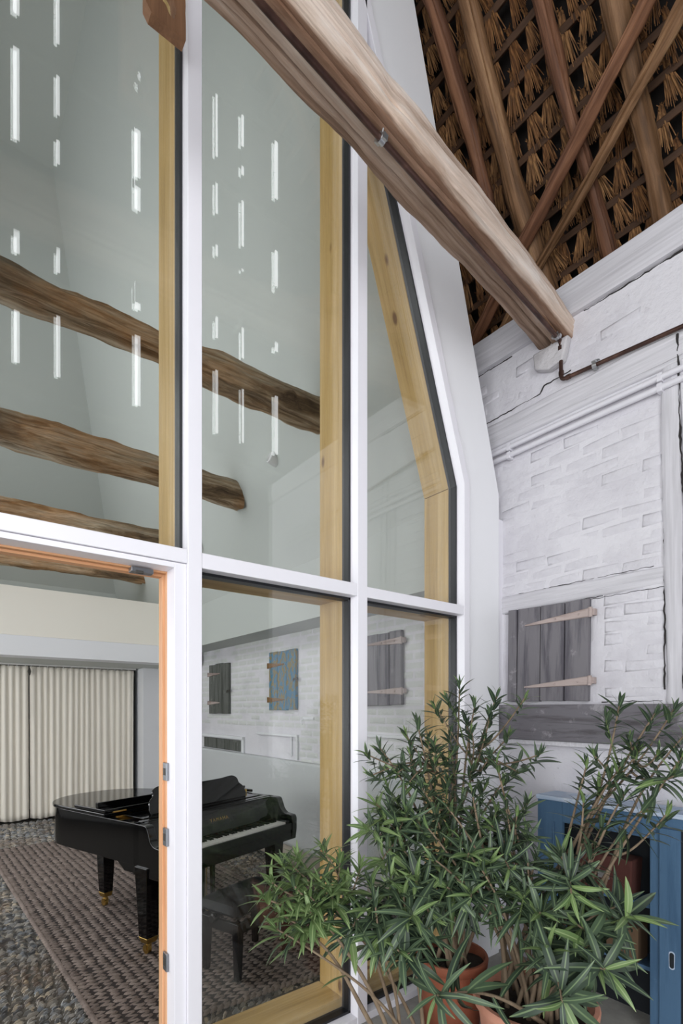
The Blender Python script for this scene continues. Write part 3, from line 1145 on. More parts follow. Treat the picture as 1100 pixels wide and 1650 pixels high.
cp = link('copper_pipe', None)
tag(cp, 'thin copper pipe under the oak beam, turning down onto the white wall', 'pipe')
pz = 3.799
q0, q1 = E0 + bx * -1.0 + Vector((0, -.053, 0)), E0 + bx * 2.915 + Vector((0, -.053, 0))
q0.z = q1.z = pz
q2 = Vector((2.915, q1.y + .002, 3.57))
q3 = Vector((2.915, .3, 3.46))
obj('pipe', MB().tube(path_round([q0, q1, q2, q3], .028), .0115, 14), COPPER, cp, smooth='auto')
mb = MB()
for p, ax in ((q1 - bx * .045, bx), (q1 - Vector((0, 0, .045)), Vector((0, 0, 1))), (q2 + Vector((0, 0, .04)), Vector((0, 0, 1))), (q2 + (q3 - q2).normalized() * .045, q3 - q2)):
    ax = Vector(ax).normalized()
    obj('pipe_collar', MB().tube([p - ax * .012, p + ax * .012], .0148, 14), COPPER, cp, smooth='auto')
for xx in (1.335, 2.86):
    p = E0 + bx * xx + Vector((0, -.053, 0)); p.z = pz
    clip(cp, p, bx, .0115, (0, -.018, .05))
p = q2.lerp(q3, .155)
clip(cp, p, q3 - q2, .0115, (.03, 0, .03))

for z, lab in ((3.257, 'white painted conduit along the wall, lower of two'), (3.31, 'white painted conduit along the wall, upper of two')):
    c = link('conduit', None)
    tag(c, lab, 'pipe', 'white conduits on the wall')
    obj('pipe', MB().tube([(2.918, 2.6, z), (2.914, 1.5, z + .002), (2.918, .3, z - .002)], .0165, 12), CONDUIT, c, smooth='auto')
    for y in (1.06, 1.95):
        obj('saddle', MB().box(2.9, 2.95, y - .014, y + .014, z - .023, z + .023), CONDUIT, c, bevel=.006)


# ---------------------------------------------------------------- shutters
def strap(parent, y_knuckle, y_tip, z, x, mat, drop=.0, h=.036):
    """strap hinge tapering from its knuckle to a point, on a shutter face at x (facing -x)"""
    n = 8
    mb = MB()
    vs = []
    for k in range(n + 1):
        t = k / n
        y = y_knuckle + (y_tip - y_knuckle) * t
        hh = h * (1 - t) ** .8 / 2 + .004
        zz = z - drop * t
        for a, b in ((x, zz - hh), (x, zz + hh), (x - .007, zz + hh * .8), (x - .007, zz - hh * .8)):
            vs.append((a, y, b))
    fs = [(i * 4 + k, i * 4 + (k + 1) % 4, i * 4 + 4 + (k + 1) % 4, i * 4 + 4 + k) for i in range(n) for k in range(4)]
    fs += [(3, 2, 1, 0), (n * 4, n * 4 + 1, n * 4 + 2, n * 4 + 3)]
    mb.add(vs, fs)
    o = obj('strap_hinge', mb, mat, parent, smooth='auto')
    s = 1 if y_knuckle > y_tip else -1
    k = MB().tube([(x - .004, y_knuckle + s * .008, z - h * .62), (x - .004, y_knuckle + s * .008, z + h * .62)], .011, 10)
    k.box(x - .002, x + .03, y_knuckle + s * .006, y_knuckle + s * .03, z - h * .4, z + h * .4)
    obj('knuckle', k, mat, o, smooth='auto')
    m = MB()
    for t in (.15, .5):
        y = y_knuckle + (y_tip - y_knuckle) * t
        m.lathe([(.0001, .009), (.005, .007), (.007, .0)], 8, M=Matrix.Translation((x - .006, y, z - drop * t)) @ Matrix.Rotation(R(-90), 4, 'Y'))
    o2 = obj('nail', m, mat, o, smooth='auto')
    o2['kind'] = 'stuff'
    return o


def shutter(lab, ys, z0, z1, x, mat, hinge_mat, knuckle_high, tips, zs, tilt=0.0, rag=.006, thick=.03, seed=0, drop=.012, hh=.036):
    r = random.Random(seed)
    yc = (ys[0] + ys[-1]) / 2
    t = thing('wall_shutter', lab, 'shutter', (x, yc, z0), 0, 'wooden shutters on the white wall')
    t.rotation_euler = (tilt, 0, 0)
    for a, b in zip(ys[:-1], ys[1:]):
        a, b = min(a, b) - yc, max(a, b) - yc
        z_a, z_b = r.uniform(-rag, rag), z1 - z0 + r.uniform(-rag, rag)
        obj('board', MB().prism([(a + .003, z_a), (b - .003, z_a + r.uniform(-rag, rag)), (b - .003, z_b), (a + .003, z_b + r.uniform(-rag, rag))], -thick - r.uniform(0, .004), 0, 0), mat, t, bevel=.004)
    ylo, yhi = min(ys) - yc, max(ys) - yc
    for z in zs:
        if knuckle_high:
            strap(t, yhi + .004, ylo + tips, z - z0, -thick - .004, hinge_mat, drop, hh)
        else:
            strap(t, ylo - .004, yhi - tips, z - z0, -thick - .004, hinge_mat, drop, hh)
    return t


def latch(t, y, z, x):
    m = MB().box(x - .012, x, y - .05, y + .03, z - .012, z + .012)
    m.tube([(x - .012, y, z), (x - .03, y, z), (x - .03, y, z - .03)], .006, 8)
    obj('latch', m, DARKIRON, t, smooth='auto')


X0 = 2.945
shutter('grey four-board shutter with pale strap hinges on the white brick wall beside the facade', [1.962, 1.893, 1.732, 1.576, 1.43], 1.645, 2.236, X0, SHUTTER, RUST, False, .13, (2.155, 1.765), .012, .004, .035, 1, .03, .045)
t = shutter('big grey shutter with a pale strap hinge, behind the lower right pane', [3.50, 3.36, 3.22, 3.08, 2.94], 1.625, 2.235, X0, SHUTTER, RUST, False, .12, (2.15, 1.74), -.012, .004, .035, 2, -.005, .05)
t = shutter('blue shutter with flaking paint and rusty straps inside the room', [5.06, 4.88, 4.69, 4.51], 1.585, 2.235, X0, BLUESHUT, RUST_O, True, .22, (2.085, 1.70), 0, .004, .035, 3, .0, .05)
latch(t, -.27, .33, -.03)
t = shutter('dark grey shutter nearest the piano lid inside the room', [6.72, 6.52, 6.31, 6.11], 1.535, 2.205, X0, SHUTTER_IN, RUST, True, .25, (2.07, 1.68), 0, .004, .035, 4, .0, .045)
latch(t, -.31, .3, -.03)
o = link('iron_hook', None, loc=(2.95, 4.32, 1.5))
tag(o, 'small white painted iron hook on the wall below the blue shutter', 'hook')
obj('plate', MB().box(-.012, 0, -.10, .10, -.012, .012), BAND, o, bevel=.003)
obj('bar', MB().tube([(-.01, .09, 0), (-.03, .1, -.03), (-.03, .08, -.06)], .007, 8), BAND, o, smooth='auto')

# small lamps on the slope
for (x, y, z, lab) in ((2.27, 3.9, 3.80, 'small white wall lamp behind the upper middle pane'), (2.33, 5.75, 3.53, 'small white wall lamp above the piano, beside the mullion')):
    o = link('wall_lamp', None, loc=(x, y, z), rot=(0, R(-70), 0))
    tag(o, lab, 'lamp', 'small white wall lamps on the slope')
    obj('housing', MB().lathe([(.0, -.06), (.045, -.06), (.05, -.03), (.05, .02), (.044, .026), (.040, .01), (.0, .01)], 20), BULB, o, smooth='auto')
    obj('mount', MB().lathe([(.0, -.09), (.03, -.09), (.03, -.055), (.0, -.055)], 16), BULB, o, smooth='auto')

# ---------------------------------------------------------------- rug, stones, floor pipe
RC = [(.62, 2.56), (2.26, 2.46), (2.12, 6.9), (.39, 6.9)]


def rugp(a, b):
    x = (RC[0][0] * (1 - a) + RC[1][0] * a) * (1 - b) + (RC[3][0] * (1 - a) + RC[2][0] * a) * b
    y = (RC[0][1] * (1 - a) + RC[1][1] * a) * (1 - b) + (RC[3][1] * (1 - a) + RC[2][1] * a) * b
    return x, y


mb = MB().prism([rugp(0, 0), rugp(1, 0), rugp(1, 1), rugp(0, 1)], .0, .014, 2)
rug = obj('rug', mb, RUGBASE)
tag(rug, 'large brown rug braided of thick wool lying under the piano', 'rug')
mb = MB()
rr = random.Random(8)
nx, ny = 27, 196
for j in range(ny):
    for i in range(-1, nx + 1):
        a = (i + .5 + (.5 if j % 2 else 0) * .0 + rr.uniform(-.12, .12)) / nx
        b = (j + .5) / ny
        if not (.005 < a < .995):
            continue
        x, y = rugp(a, b)
        ang = (.42 if j % 2 else -.30) + rr.uniform(-.22, .22)
        L, W, H =   .037 * rr.uniform(.8, 1.2), .0145 * rr.uniform(.8, 1.2), .012 * rr.uniform(.7, 1.2)
        c, s = math.cos(ang), math.sin(ang)
        pts = []
        for (u, v, w) in ((-1, 0, 0), (-.55, -.85, 0), (.55, -.85, 0), (1, 0, 0), (.55, .85, 0), (-.55, .85, 0), (-.5, 0, 1), (.5, 0, 1)):
            pts.append((x + c * u * L - s * v * W, y + s * u * L + c * v * W, .010 + w * H))
        mb.add(pts, [(0, 1, 6), (1, 2, 7, 6), (2, 3, 7), (3, 4, 7), (4, 5, 6, 7), (5, 0, 6)])
o = obj('braid', mb, RUG, rug, smooth=True)
o['kind'] = 'stuff'
# braided border roll
mb = MB()
for (A, B, n) in (((0, 0), (1, 0), 44), ((0, 0), (0, 1), 110), ((1, 0), (1, 1), 110)):
    for k in range(n):
        t = (k + .5) / n
        x, y = rugp(A[0] + (B[0] - A[0]) * t, A[1] + (B[1] - A[1]) * t)
        dx, dy = rugp(*B)[0] - rugp(*A)[0], rugp(*B)[1] - rugp(*A)[1]
        ang = math.atan2(dy, dx) + .5
        c, s = math.cos(ang), math.sin(ang)
        pts = []
        for (u, v, w) in ((-1, 0, 0), (-.5, -.9, 0), (.5, -.9, 0), (1, 0, 0), (.5, .9, 0), (-.5, .9, 0), (-.5, 0, 1), (.5, 0, 1)):
            pts.append((x + c * u * .032 - s * v * .013, y + s * u * .032 + c * v * .013, .008 + w * .02))
        mb.add(pts, [(0, 1, 6), (1, 2, 7, 6), (2, 3, 7), (3, 4, 7), (4, 5, 6, 7), (5, 0, 6)])
o = obj('braid_border', mb, RUG, rug, smooth=True)
o['kind'] = 'stuff'

mb = MB()
rr = random.Random(12)
xl = lambda y: RC[0][0] + (RC[3][0] - RC[0][0]) * (y - 2.56) / 4.34


def stone(x, y, big=1.0):
    L, W, H = rr.uniform(.018, .038) * big, rr.uniform(.0070, .0115) * big, rr.uniform(.008, .020)
    ang = .35 + rr.uniform(-.35, .35) + .3 * math.sin(x * 3 + y * 2)
    c, s = math.cos(ang), math.sin(ang)
    pts = []
    for (u, v, w) in ((-1, -.3, 0), (-.4, -1, 0), (.7, -.9, 0), (1, .2, 0), (.4, 1, 0), (-.7, .9, 0), (-.55, -.1, 1), (.1, -.45, 1), (.6, .1, .9), (-.1, .45, .95)):
        pts.append((x + c * u * L - s * v * W, y + s * u * L + c * v * W, -.013 + w * H))
    mb.add(pts, [(0, 1, 7, 6), (1, 2, 7), (2, 3, 8, 7), (3, 4, 9, 8), (4, 5, 9), (5, 0, 6, 9), (6, 7, 8, 9)])


y = 2.40
while y < 8.45:
    k = 1.0 + .25 * max(0, (y - 3.0)) / 3
    st = .021 * k
    x = -.35
    while x < 2.9:
        on_rug = 2.53 < y < 6.88 and xl(y) + .03 < x < 2.1
        vis = x < xl(y) + .02 or y > 6.85 or x > 2.05 or (y < 2.56)
        if vis and not on_rug and (x > .0 or y < 7) and not (y < 2.47 and x > 1.15 and rr.random() < .75):
            stone(x + rr.uniform(-.012, .012), y + rr.uniform(-.006, .006), k)
        x += .054 * k
    y += st
o = obj('cobblestones', mb, COBBLE, bpy.data.objects['floor_room'], smooth='auto')
o['kind'] = 'stuff'

fp = link('floor_pipe', None)
tag(fp, 'fat beige pipe along the foot of the wall behind the bench', 'pipe')
obj('pipe', MB().tube([(2.76, 2.5, .115), (2.76, 4.2, .12), (2.77, 6.2, .125)], .078, 20), PIPEPAINT, fp, smooth='auto')
for y in (2.9, 4.3, 5.8):
    obj('support', MB().box(2.70, 2.83, y - .03, y + .03, -.012, .06), PIPEPAINT, fp, bevel=.004)

# ---------------------------------------------------------------- curtains
crail = link('curtain_rail', None)
tag(crail, 'white curtain rail under the bulkhead', 'rail')
obj('track', MB().box(-1.3, 2.42, 8.43, 8.47, 2.215, 2.24), CURTRAIL, crail, bevel=.003)


def curtain(x0, x1, lab, seed):
    rr = random.Random(seed)
    nx, nz = int((x1 - x0) / .010), 26
    ph = [rr.uniform(0, 6.28) for _ in range(4)]
    vs = []
    for j in range(nz + 1):
        z = .028 + (2.205 - .028) * j / nz
        for i in range(nx + 1):
            x = x0 + (x1 - x0) * i / nx
            u = x * 2 * math.pi / .084
            t = j / nz
            a = .015 * (1 - .45 * max(0, t - .9) * 10)
            s = math.sin(u + 1.7 * math.sin(x * 4.3 + ph[0]) + .8 * math.sin(x * 11 + ph[2]) + .25 * (1 - t) * math.sin(x * 9 + ph[1]))
            s = math.copysign(abs(s) ** .75, s)
            y = 8.45 + a * s + .012 * math.sin(u * .37 + ph[2] + t) * (1 - t)
            if t > .955:
                y += .006 * math.sin(u * 4)
            vs.append((x + .008 * (1 - t) * math.sin(x * 7 + ph[3]), y, z + (.012 * math.sin(u * .21 + ph[1]) if j == 0 else 0)))
    n = nx + 1
    fs = [(j * n + i, j * n + i + 1, j * n + n + i + 1, j * n + n + i) for j in range(nz) for i in range(nx)]
    mb = MB()
    mb.add(vs, fs)
    o = obj('curtain', mb, CURTAIN, None, smooth=True)
    sol = o.modifiers.new('cloth', 'SOLIDIFY')
    sol.thickness = .004
    tag(o, lab, 'curtain', 'white pleated curtains at the back')
    hd = MB()
    k = 0
    x = x0 + .02
    while x < x1 - .01:
        hd.box(x - .004, x + .004, 8.435, 8.455, 2.19, 2.222)
        x += .102
    h = obj('curtain_hook', hd, CURTRAIL, o)
    h['kind'] = 'stuff'
    return o


curtain(-1.25, .945, 'white pleated curtain at the left edge, up to the dark slit', 1)
curtain(.965, 2.39, 'wide white pleated curtain behind the piano, right of the dark slit', 2)
o = link('curtain_weight', None, loc=(.955, 8.40, 2.15))
tag(o, 'small dark tassel hanging where the two curtains meet', 'tassel')
obj('bob', MB().lathe([(.0, -.08), (.012, -.07), (.022, -.02), (.012, .02), (.008, .03), (.0, .03)], 10), DARKIRON, o, smooth='auto')
obj('cord', MB().tube([(0, 0, -.06), (.003, 0, -.7)], .003, 6), DARKIRON, o)
struct('door_2', MB().box(2.25, 2.455, 8.7, 8.75, 0, 2.1), BLUEDOOR, bevel=.004)

# ---------------------------------------------------------------- grand piano
pn = thing('grand_piano', 'black lacquered grand piano with the lid closed and the fallboard open on the rug', 'piano', (1.06, 3.143, .02), math.atan2(.316, .949))
W = 1.32


def crom(pts, n=6):
    out = []
    for i in range(len(pts) - 1):
        p0, p1, p2, p3 = pts[max(i - 1, 0)], pts[i], pts[i + 1], pts[min(i + 2, len(pts) - 1)]
        for k in range(n):
            t = k / n
            out.append(tuple(.5 * ((2 * b) + (c - a) * t + (2 * a - 5 * b + 4 * c - d) * t * t + (-a + 3 * b - 3 * c + d) * t ** 3) for a, b, c, d in zip(p0, p1, p2, p3)))
    out.append(pts[-1])
    return out


def outline(y_front):
    curve = crom([(W, .50), (1.315, .66), (1.27, .84), (1.13, 1.0), (.97, 1.12), (.86, 1.26), (.77, 1.41), (.63, 1.52), (.45, 1.555), (.26, 1.53), (.10, 1.43), (.015, 1.29), (0, 1.14)])
    return [(0, y_front), (W, y_front)] + curve


def inset(poly, d):
    out = []
    n = len(poly)
    for i in range(n):
        a, b, c = Vector(poly[i - 1]), Vector(poly[i]), Vector(poly[(i + 1) % n])
        e1, e2 = (b - a).normalized(), (c - b).normalized()
        n1, n2 = Vector((-e1.y, e1.x)), Vector((-e2.y, e2.x))
        m = n1 + n2
        m = m / max(.35, m.dot(n1)) if m.length > 1e-6 else n1
        q = b + m * d
        out.append((q.x, q.y))
    return out


ol = outline(.24)
il = inset(ol, .045)
n = len(ol)
mb = MB()
vs = [(x, y, .565) for x, y in ol] + [(x, y, .838) for x, y in ol] + [(x, y, .838) for x, y in il] + [(x, y, .74) for x, y in il]
fs = [tuple(range(n - 1, -1, -1))]
for i in range(n):
    k = (i + 1) % n
    fs += [(i, k, n + k, n + i), (n + i, n + k, 2 * n + k, 2 * n + i), (2 * n + i, 2 * n + k, 3 * n + k, 3 * n + i)]
mb.add(vs, fs)
obj('rim', mb, LACQUER, pn, smooth='auto', bevel=.004)
obj('iron_plate', MB().prism(inset(ol, .046), .745, .775, 2), IRON_GOLD, pn)['label'] = 'bronze iron plate inside the case'
mb = MB()
for k in range(44):
    x = .12 + k * .0245
    mb.tube([(x, .36, .775), (x, .36, .805)], .0035, 6)
o = obj('tuning_pins', mb, STEEL, pn)
o['kind'] = 'stuff'
obj('damper_rail', MB().box(.1, 1.2, .50, .54, .775, .815), FELT, pn, bevel=.003)
obj('pin_block_rail', MB().box(.05, W - .05, .27, .32, .77, .842), LACQUER, pn, bevel=.004)
obj('plate_rail', MB().box(.06, W - .06, .565, .585, .80, .84), IRON_GOLD, pn, bevel=.003)['label'] = 'brass coloured rail under the lid edge'
# lid and folded front flap
lo = inset(outline(.62), -.016)
lid = obj('lid', MB().prism(lo, .842, .866, 2), LACQUER, pn, bevel=.006)
obj('front_flap', MB().box(-.012, W + .012, .60, .98, .868, .892), LACQUER, lid, bevel=.005)
obj('flap_edge', MB().box(.0, W, .70, .73, .892, .93), LACQUER, lid, bevel=.004)
for x in (.1, .66, 1.22):
    obj('lid_hinge', MB().tube([(x - .05, .60, .868), (x + .05, .60, .868)], .006, 8), BRASS, lid, smooth='auto')['label'] = 'brass lid hinge'
# arms
arm = [(.30, .505), (.30, .838)] + crom([(.20, .838), (.165, .83), (.145, .79), (.125, .745), (.09, .715), (.045, .708), (.012, .70), (0, .675)], 5) + [(0, .585), (.012, .505)]
for x in (0, W - .06):
    obj('arm', MB().prism([(y, z) for y, z in arm], x, x + .06, 0), LACQUER, pn, bevel=.006, seg=3)
for x in (.06, W - .115):
    obj('cheek_block', MB().box(x, x + .055, .02, .2, .60, .668), LACQUER, pn, bevel=.005)
obj('key_bed', MB().box(.05, W - .05, .012, .30, .505, .605), LACQUER, pn, bevel=.006)
obj('key_slip', MB().box(.06, W - .06, .006, .024, .585, .644), LACQUER, pn, bevel=.003)
# keys
kx0, kw = .116, 1.088 / 52
wk = MB().box(0, kw - .0008, 0, .165, 0, .020).mesh('white_key_shape')
wk.materials.append(IVORY)
bk = MB().frustum(0, .048, 0, .0125, .0052, .048, .0042, .045).mesh('black_key_shape')
bk.materials.append(EBONY)
for i in range(52):
    link('white_key', wk, None, pn, loc=(kx0 + i * kw, .027, .636))
for i in range(51):
    if (i % 7) in (0, 2, 3, 5, 6):          # from A: sharps follow A, C, D, F, G
        link('black_key', bk, None, pn, loc=(kx0 + (i + 1) * kw, .090, .655))
fbd = obj('fallboard', MB().prism([(.186, .652), (.20, .652), (.262, .835), (.245, .838), (.19, .70)], .062, W - .062, 0), LACQUER, pn, bevel=.003)
obj('key_felt', MB().box(.116, 1.204, .18, .188, .652, .664), REDBROWN, pn)['label'] = 'thin red felt strip behind the keys'
txt = bpy.data.curves.new('lettering', 'FONT')
txt.body = 'YAMAHA'
txt.size = .036
txt.space_character = 1.35
txt.extrude = .0006
txt.align_x = 'CENTER'
txt.materials.append(GOLD)
tmp = link('lettering_curve', txt)
bpy.context.view_layer.update()
tme = bpy.data.meshes.new_from_object(tmp)
bpy.data.objects.remove(tmp)
tx = link('lettering', tme, None, fbd, loc=(W / 2, .2080, .748), rot=(R(90) - math.atan2(.055, .138), 0, 0))
tx['label'] = 'gold maker lettering on the fallboard'
# music desk with a scalloped top
prof = [(.22, 0), (1.13, 0)] + crom([(1.145, .03), (1.13, .09), (1.095, .125), (1.085, .165), (1.03, .192), (.9, .182), (.66, .178), (.44, .182), (.32, .192), (.262, .165), (.255, .125), (.22, .09), (.205, .03)], 5)
md = obj('music_desk', MB().prism(prof, 0, .016, 1), LACQUER, pn, bevel=.003, loc=(0, .40, .845), rot=(R(-20), 0, 0))
obj('desk_tray', MB().box(.10, 1.22, .33, .56, .838, .848), LACQUER, pn, bevel=.003)
obj('desk_slide', MB().box(1.17, 1.25, .5, .53, .848, .878), BRASS, pn, bevel=.003)['label'] = 'brass slide of the music desk'


def leg(x, y, top, a0, a1):
    L = MB().frustum(x, y, .115, top, a1, a1, a0, a0)
    lg = obj('leg', L, LACQUER, pn, bevel=.005)
    obj('ferrule', MB().frustum(x, y, .078, .116, a1 * .8, a1 * .8, a1 * 1.02, a1 * 1.02), BRASS, lg, bevel=.003)['label'] = 'brass ferrule'
    c = MB()
    c.tube([(x, y, .08), (x, y, .05)], .014, 10)
    c.tube([(x - .013, y + .014, .028), (x + .013, y + .014, .028)], .028, 18)
    c.box(x - .02, x + .02, y - .004, y + .02, .03, .062)
    obj('caster', c, BRASS, lg, smooth='auto')['label'] = 'brass caster'
    return lg


leg(.048, .205, .57, .062, .043)
leg(W - .075, .187, .57, .062, .043)
leg(.36, 1.19, .57, .055, .038)
for x, s in ((.075, 1), (W - .075, -1)):
    mb = MB().prism([(.10, .505), (.42, .505), (.52, .57), (.10, .57)], x - .06, x + .06, 0)
    obj('leg_block', mb, LACQUER, pn, bevel=.008)
ly = link('pedal_lyre', None, None, pn)
for x in (.60, .70):
    obj('lyre_post', MB().frustum(x, .33, .13, .51, .012, .014, .016, .018), LACQUER, ly, bevel=.003)
obj('pedal_box', MB().box(.53, .77, .27, .40, .07, .13), LACQUER, ly, bevel=.006)
for x in (.585, .65, .715):
    obj('pedal', MB().tube([(x, .28, .1), (x, .22, .095), (x, .16, .08), (x, .13, .075)], [.009, .010, .014, .008], 10), BRASS, ly, smooth='auto')['label'] = 'brass pedal'
for x in (.632, .65, .668):
    obj('pedal_rod', MB().tube([(x, .36, .13), (x, .36, .51)], .004, 8), BRASS, ly, smooth='auto')['label'] = 'brass pedal rod'

# bench
be = thing('piano_bench', 'black adjustable piano bench with a buttoned leather seat before the keys', 'bench', (1.505, 2.89, .022), math.atan2(.316, .949))
gx_, gy_ = 24, 14
vs, fs = [], []
a, b = .262, .168
for j in range(gy_ + 1):
    for i in range(gx_ + 1):
        u, v = i / gx_ * 2 - 1, j / gy_ * 2 - 1
        e = (1 - abs(u) ** 6) * (1 - abs(v) ** 6)
        tuft = 0
        for bu in (-.5, 0, .5):
            for bv in (-.4, .4):
                tuft += math.exp(-(((u - bu) * a / .03) ** 2 + ((v - bv) * b / .03) ** 2))
        vs.append((u * a, v * b, .392 + .058 * max(0, e) ** .35 - .014 * tuft))
n = gx_ + 1
fs = [(j * n + i, j * n + i + 1, j * n + n + i + 1, j * n + n + i) for j in range(gy_) for i in range(gx_)]
mb = MB()
mb.add(vs, fs)
mb.box(-a, a, -b, b, .382, .393)
seat = obj('seat', mb, LEATHER, be, smooth='auto')
for bu in (-.5, 0, .5):
    for bv in (-.4, .4):
        obj('button', MB().lathe([(.0, .006), (.006, .004), (.008, 0)], 10, c=(bu * a, bv * b, .433)), LEATHER, seat, smooth='auto')
obj('apron', MB().box(-.235, .235, -.155, -.135, .27, .335).box(-.235, .235, .135, .155, .27, .335).box(-.238, -.218, -.155, .155, .27, .335).box(.218, .238, -.155, .155, .27, .335), BLACKWOOD, be, bevel=.004)
mb = MB()
for s in (-1, 1):
    mb.tube([(-.18, s * .09, .33), (.18, s * .09, .385)], .007, 8)
    mb.tube([(.18, s * .09, .33), (-.18, s * .09, .385)], .007, 8)
obj('scissor_lift', mb, DARKIRON, be, smooth='auto')
for s in (-1, 1):
    k = MB().lathe([(.0, 0), (.012, 0), (.012, .02), (.026, .024), (.028, .05), (.02, .058), (.0, .058)], 18, M=Matrix.Translation((s * .238, 0, .355)) @ Matrix.Rotation(R(90 * s), 4, 'Y'))
    obj('knob', k, BLACKWOOD, be, smooth='auto')
for sx in (-1, 1):
    for sy in (-1, 1):
        obj('leg', MB().frustum(sx * .213, sy * .132, 0, .335, .017, .017, .026, .026), BLACKWOOD, be, bevel=.004)

# ---------------------------------------------------------------- blue cupboard by the wall
cb = link('blue_cupboard', None, loc=(2.72, 1.63, 0))
tag(cb, 'blue painted cupboard with an open front against the white wall behind the oleanders', 'cupboard')
obj('side', MB().box(.02, .19, -.03, 0, 0, 1.08), BLUEPAINT, cb, bevel=.003)
obj('side', MB().box(.02, .19, -1.2, -1.17, 0, 1.08), BLUEPAINT, cb, bevel=.003)
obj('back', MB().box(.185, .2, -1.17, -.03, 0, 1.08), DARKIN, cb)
obj('top', MB().box(-.01, .2, -1.2, .005, 1.08, 1.105), BLUETOP, cb, bevel=.004)['label'] = 'faded pale blue cupboard top'
obj('stile', MB().box(0, .025, -.15, 0, 0, 1.08), BLUEPAINT, cb, bevel=.003)
obj('stile_bead', MB().box(-.006, .02, -.105, -.095, 0, .96), BLUEPAINT, cb, bevel=.002)
obj('top_rail', MB().box(0, .025, -1.2, -.15, .965, 1.08), BLUEPAINT, cb, bevel=.003)
for z in (.61, .3):
    obj('shelf', MB().box(.03, .185, -1.17, -.03, z, z + .02), BLUEPAINT, cb, bevel=.002)
dr = obj('sliding_door', MB().box(-.022, .0, -.735, -.645, 0, 1.03), BLUEPAINT, cb, bevel=.003)
obj('door_step', MB().box(-.01, .012, -.645, -.60, 0, 1.0), BLUEPAINT, dr, bevel=.003)
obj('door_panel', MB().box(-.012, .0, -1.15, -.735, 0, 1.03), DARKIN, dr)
rr_ = [(math.cos(a) * .013, math.sin(a) * .013 + (.03 if math.sin(a) >= 0 else -.03)) for a in [k * math.pi / 8 for k in range(16)]]
obj('recess_pull', MB().prism([(-.70 + y, .415 + z) for y, z in rr_], -.0235, -.02, 0), BLUETOP, dr)['label'] = 'oval recessed finger pull'
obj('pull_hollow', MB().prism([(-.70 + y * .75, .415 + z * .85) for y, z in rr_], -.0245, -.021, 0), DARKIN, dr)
o = link('storage_box', None, loc=(2.8, 1.26, .63))
tag(o, 'red-brown fabric box on the upper shelf of the blue cupboard', 'box')
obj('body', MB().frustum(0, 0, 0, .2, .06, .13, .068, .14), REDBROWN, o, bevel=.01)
obj('label_holder', MB().box(-.072, -.064, -.03, .03, .08, .12), ZINC, o, bevel=.002)
o = link('cardboard_box', None, loc=(2.81, 1.22, .32))
tag(o, 'tan cardboard box on the lower shelf of the blue cupboard', 'box')
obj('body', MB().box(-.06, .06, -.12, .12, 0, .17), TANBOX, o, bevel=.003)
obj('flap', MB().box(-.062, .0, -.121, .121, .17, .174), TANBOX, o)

# ---------------------------------------------------------------- oleanders in pots
def leaf_mesh(seed, mat, wid, dr=1.0):
    r = random.Random(seed)
    n = 8
    droop, fold, tw = r.uniform(.08, .34), r.uniform(.010, .024), r.uniform(-.35, .35)
    vs, fs = [], []
    for k in range(n + 1):
        t = k / n
        w = wid * (math.sin(math.pi * min(1, t * .92 + .08)) ** .8) * (1 - .25 * t) + .004
        if k == n:
            w = .002
        z = -dr * droop * t * t + .02 * math.sin(t * 3)
        for s in (-1, 0, 1):
            x = s * w
            zz = z + abs(s) * fold * w / wid + s * tw * w * t
            vs.append((x, t, zz))
    for k in range(n):
        for s in range(2):
            a = k * 3 + s
            fs.append((a, a + 1, a + 4, a + 3))
    mb = MB()
    mb.add(vs, fs)
    me = mb.mesh('leaf_shape', True)
    me.materials.append(mat)
    return me


LEAVES = [leaf_mesh(k, LEAF, .068 + .011 * (k % 3)) for k in range(7)]
LEAVES_S = [leaf_mesh(40 + k, LEAF, .100 + .012 * (k % 3), .7) for k in range(5)]
LEAVES_B = [leaf_mesh(60 + k, LEAF, .074 + .008 * (k % 3), 1.7) for k in range(6)]
LEAVES_Y = [leaf_mesh(20 + k, LEAF_Y, .085 + .012 * (k % 2)) for k in range(4)]
KIND = {  # leaves, length, last stretch of stem, angle from the stem: inner to outer, young share
    's': (16, (.075, .118), .14, (10, 85), .15),
    'l': (16, (.10, .145), .11, (18, 90), .75),
    'm': (20, (.12, .17), .16, (18, 125), .08),
    'b': (17, (.16, .225), .13, (32, 135), .02)}
KIND['t'] = (15, (.09, .14), .16, (12, 105), .1)
CAMP = Vector((0, 0, 1.6))


def pot(parent, r, h, mat, lip=.045):
    p = obj('pot', MB().lathe([(.0, 0), (r * .66, 0), (r * .70, .01), (r * .93, h - lip), (r * .96, h - lip), (r, h - lip + .008), (r * 1.02, h - .008), (r, h), (r * .93, h), (r * .90, h - .03), (r * .88, h - .06), (.0, h - .06)], 40), mat, parent, smooth='auto')
    mb = MB()
    n, m = 26, 6
    vs = [(0, 0, h - .035)]
    rr = random.Random(int(r * 1000))
    for j in range(1, m + 1):
        for k in range(n):
            a = 2 * math.pi * k / n
            vs.append((r * .9 * j / m * math.cos(a), r * .9 * j / m * math.sin(a), h - .045 + rr.uniform(-.012, .012)))
    fs = [(0, 1 + k, 1 + (k + 1) % n) for k in range(n)]
    for j in range(m - 1):
        for k in range(n):
            fs.append((1 + j * n + k, 1 + j * n + n + k, 1 + j * n + n + (k + 1) % n, 1 + j * n + (k + 1) % n))
    mb.add(vs, fs)
    obj('soil', mb, SOIL, parent, smooth=True)
    return p


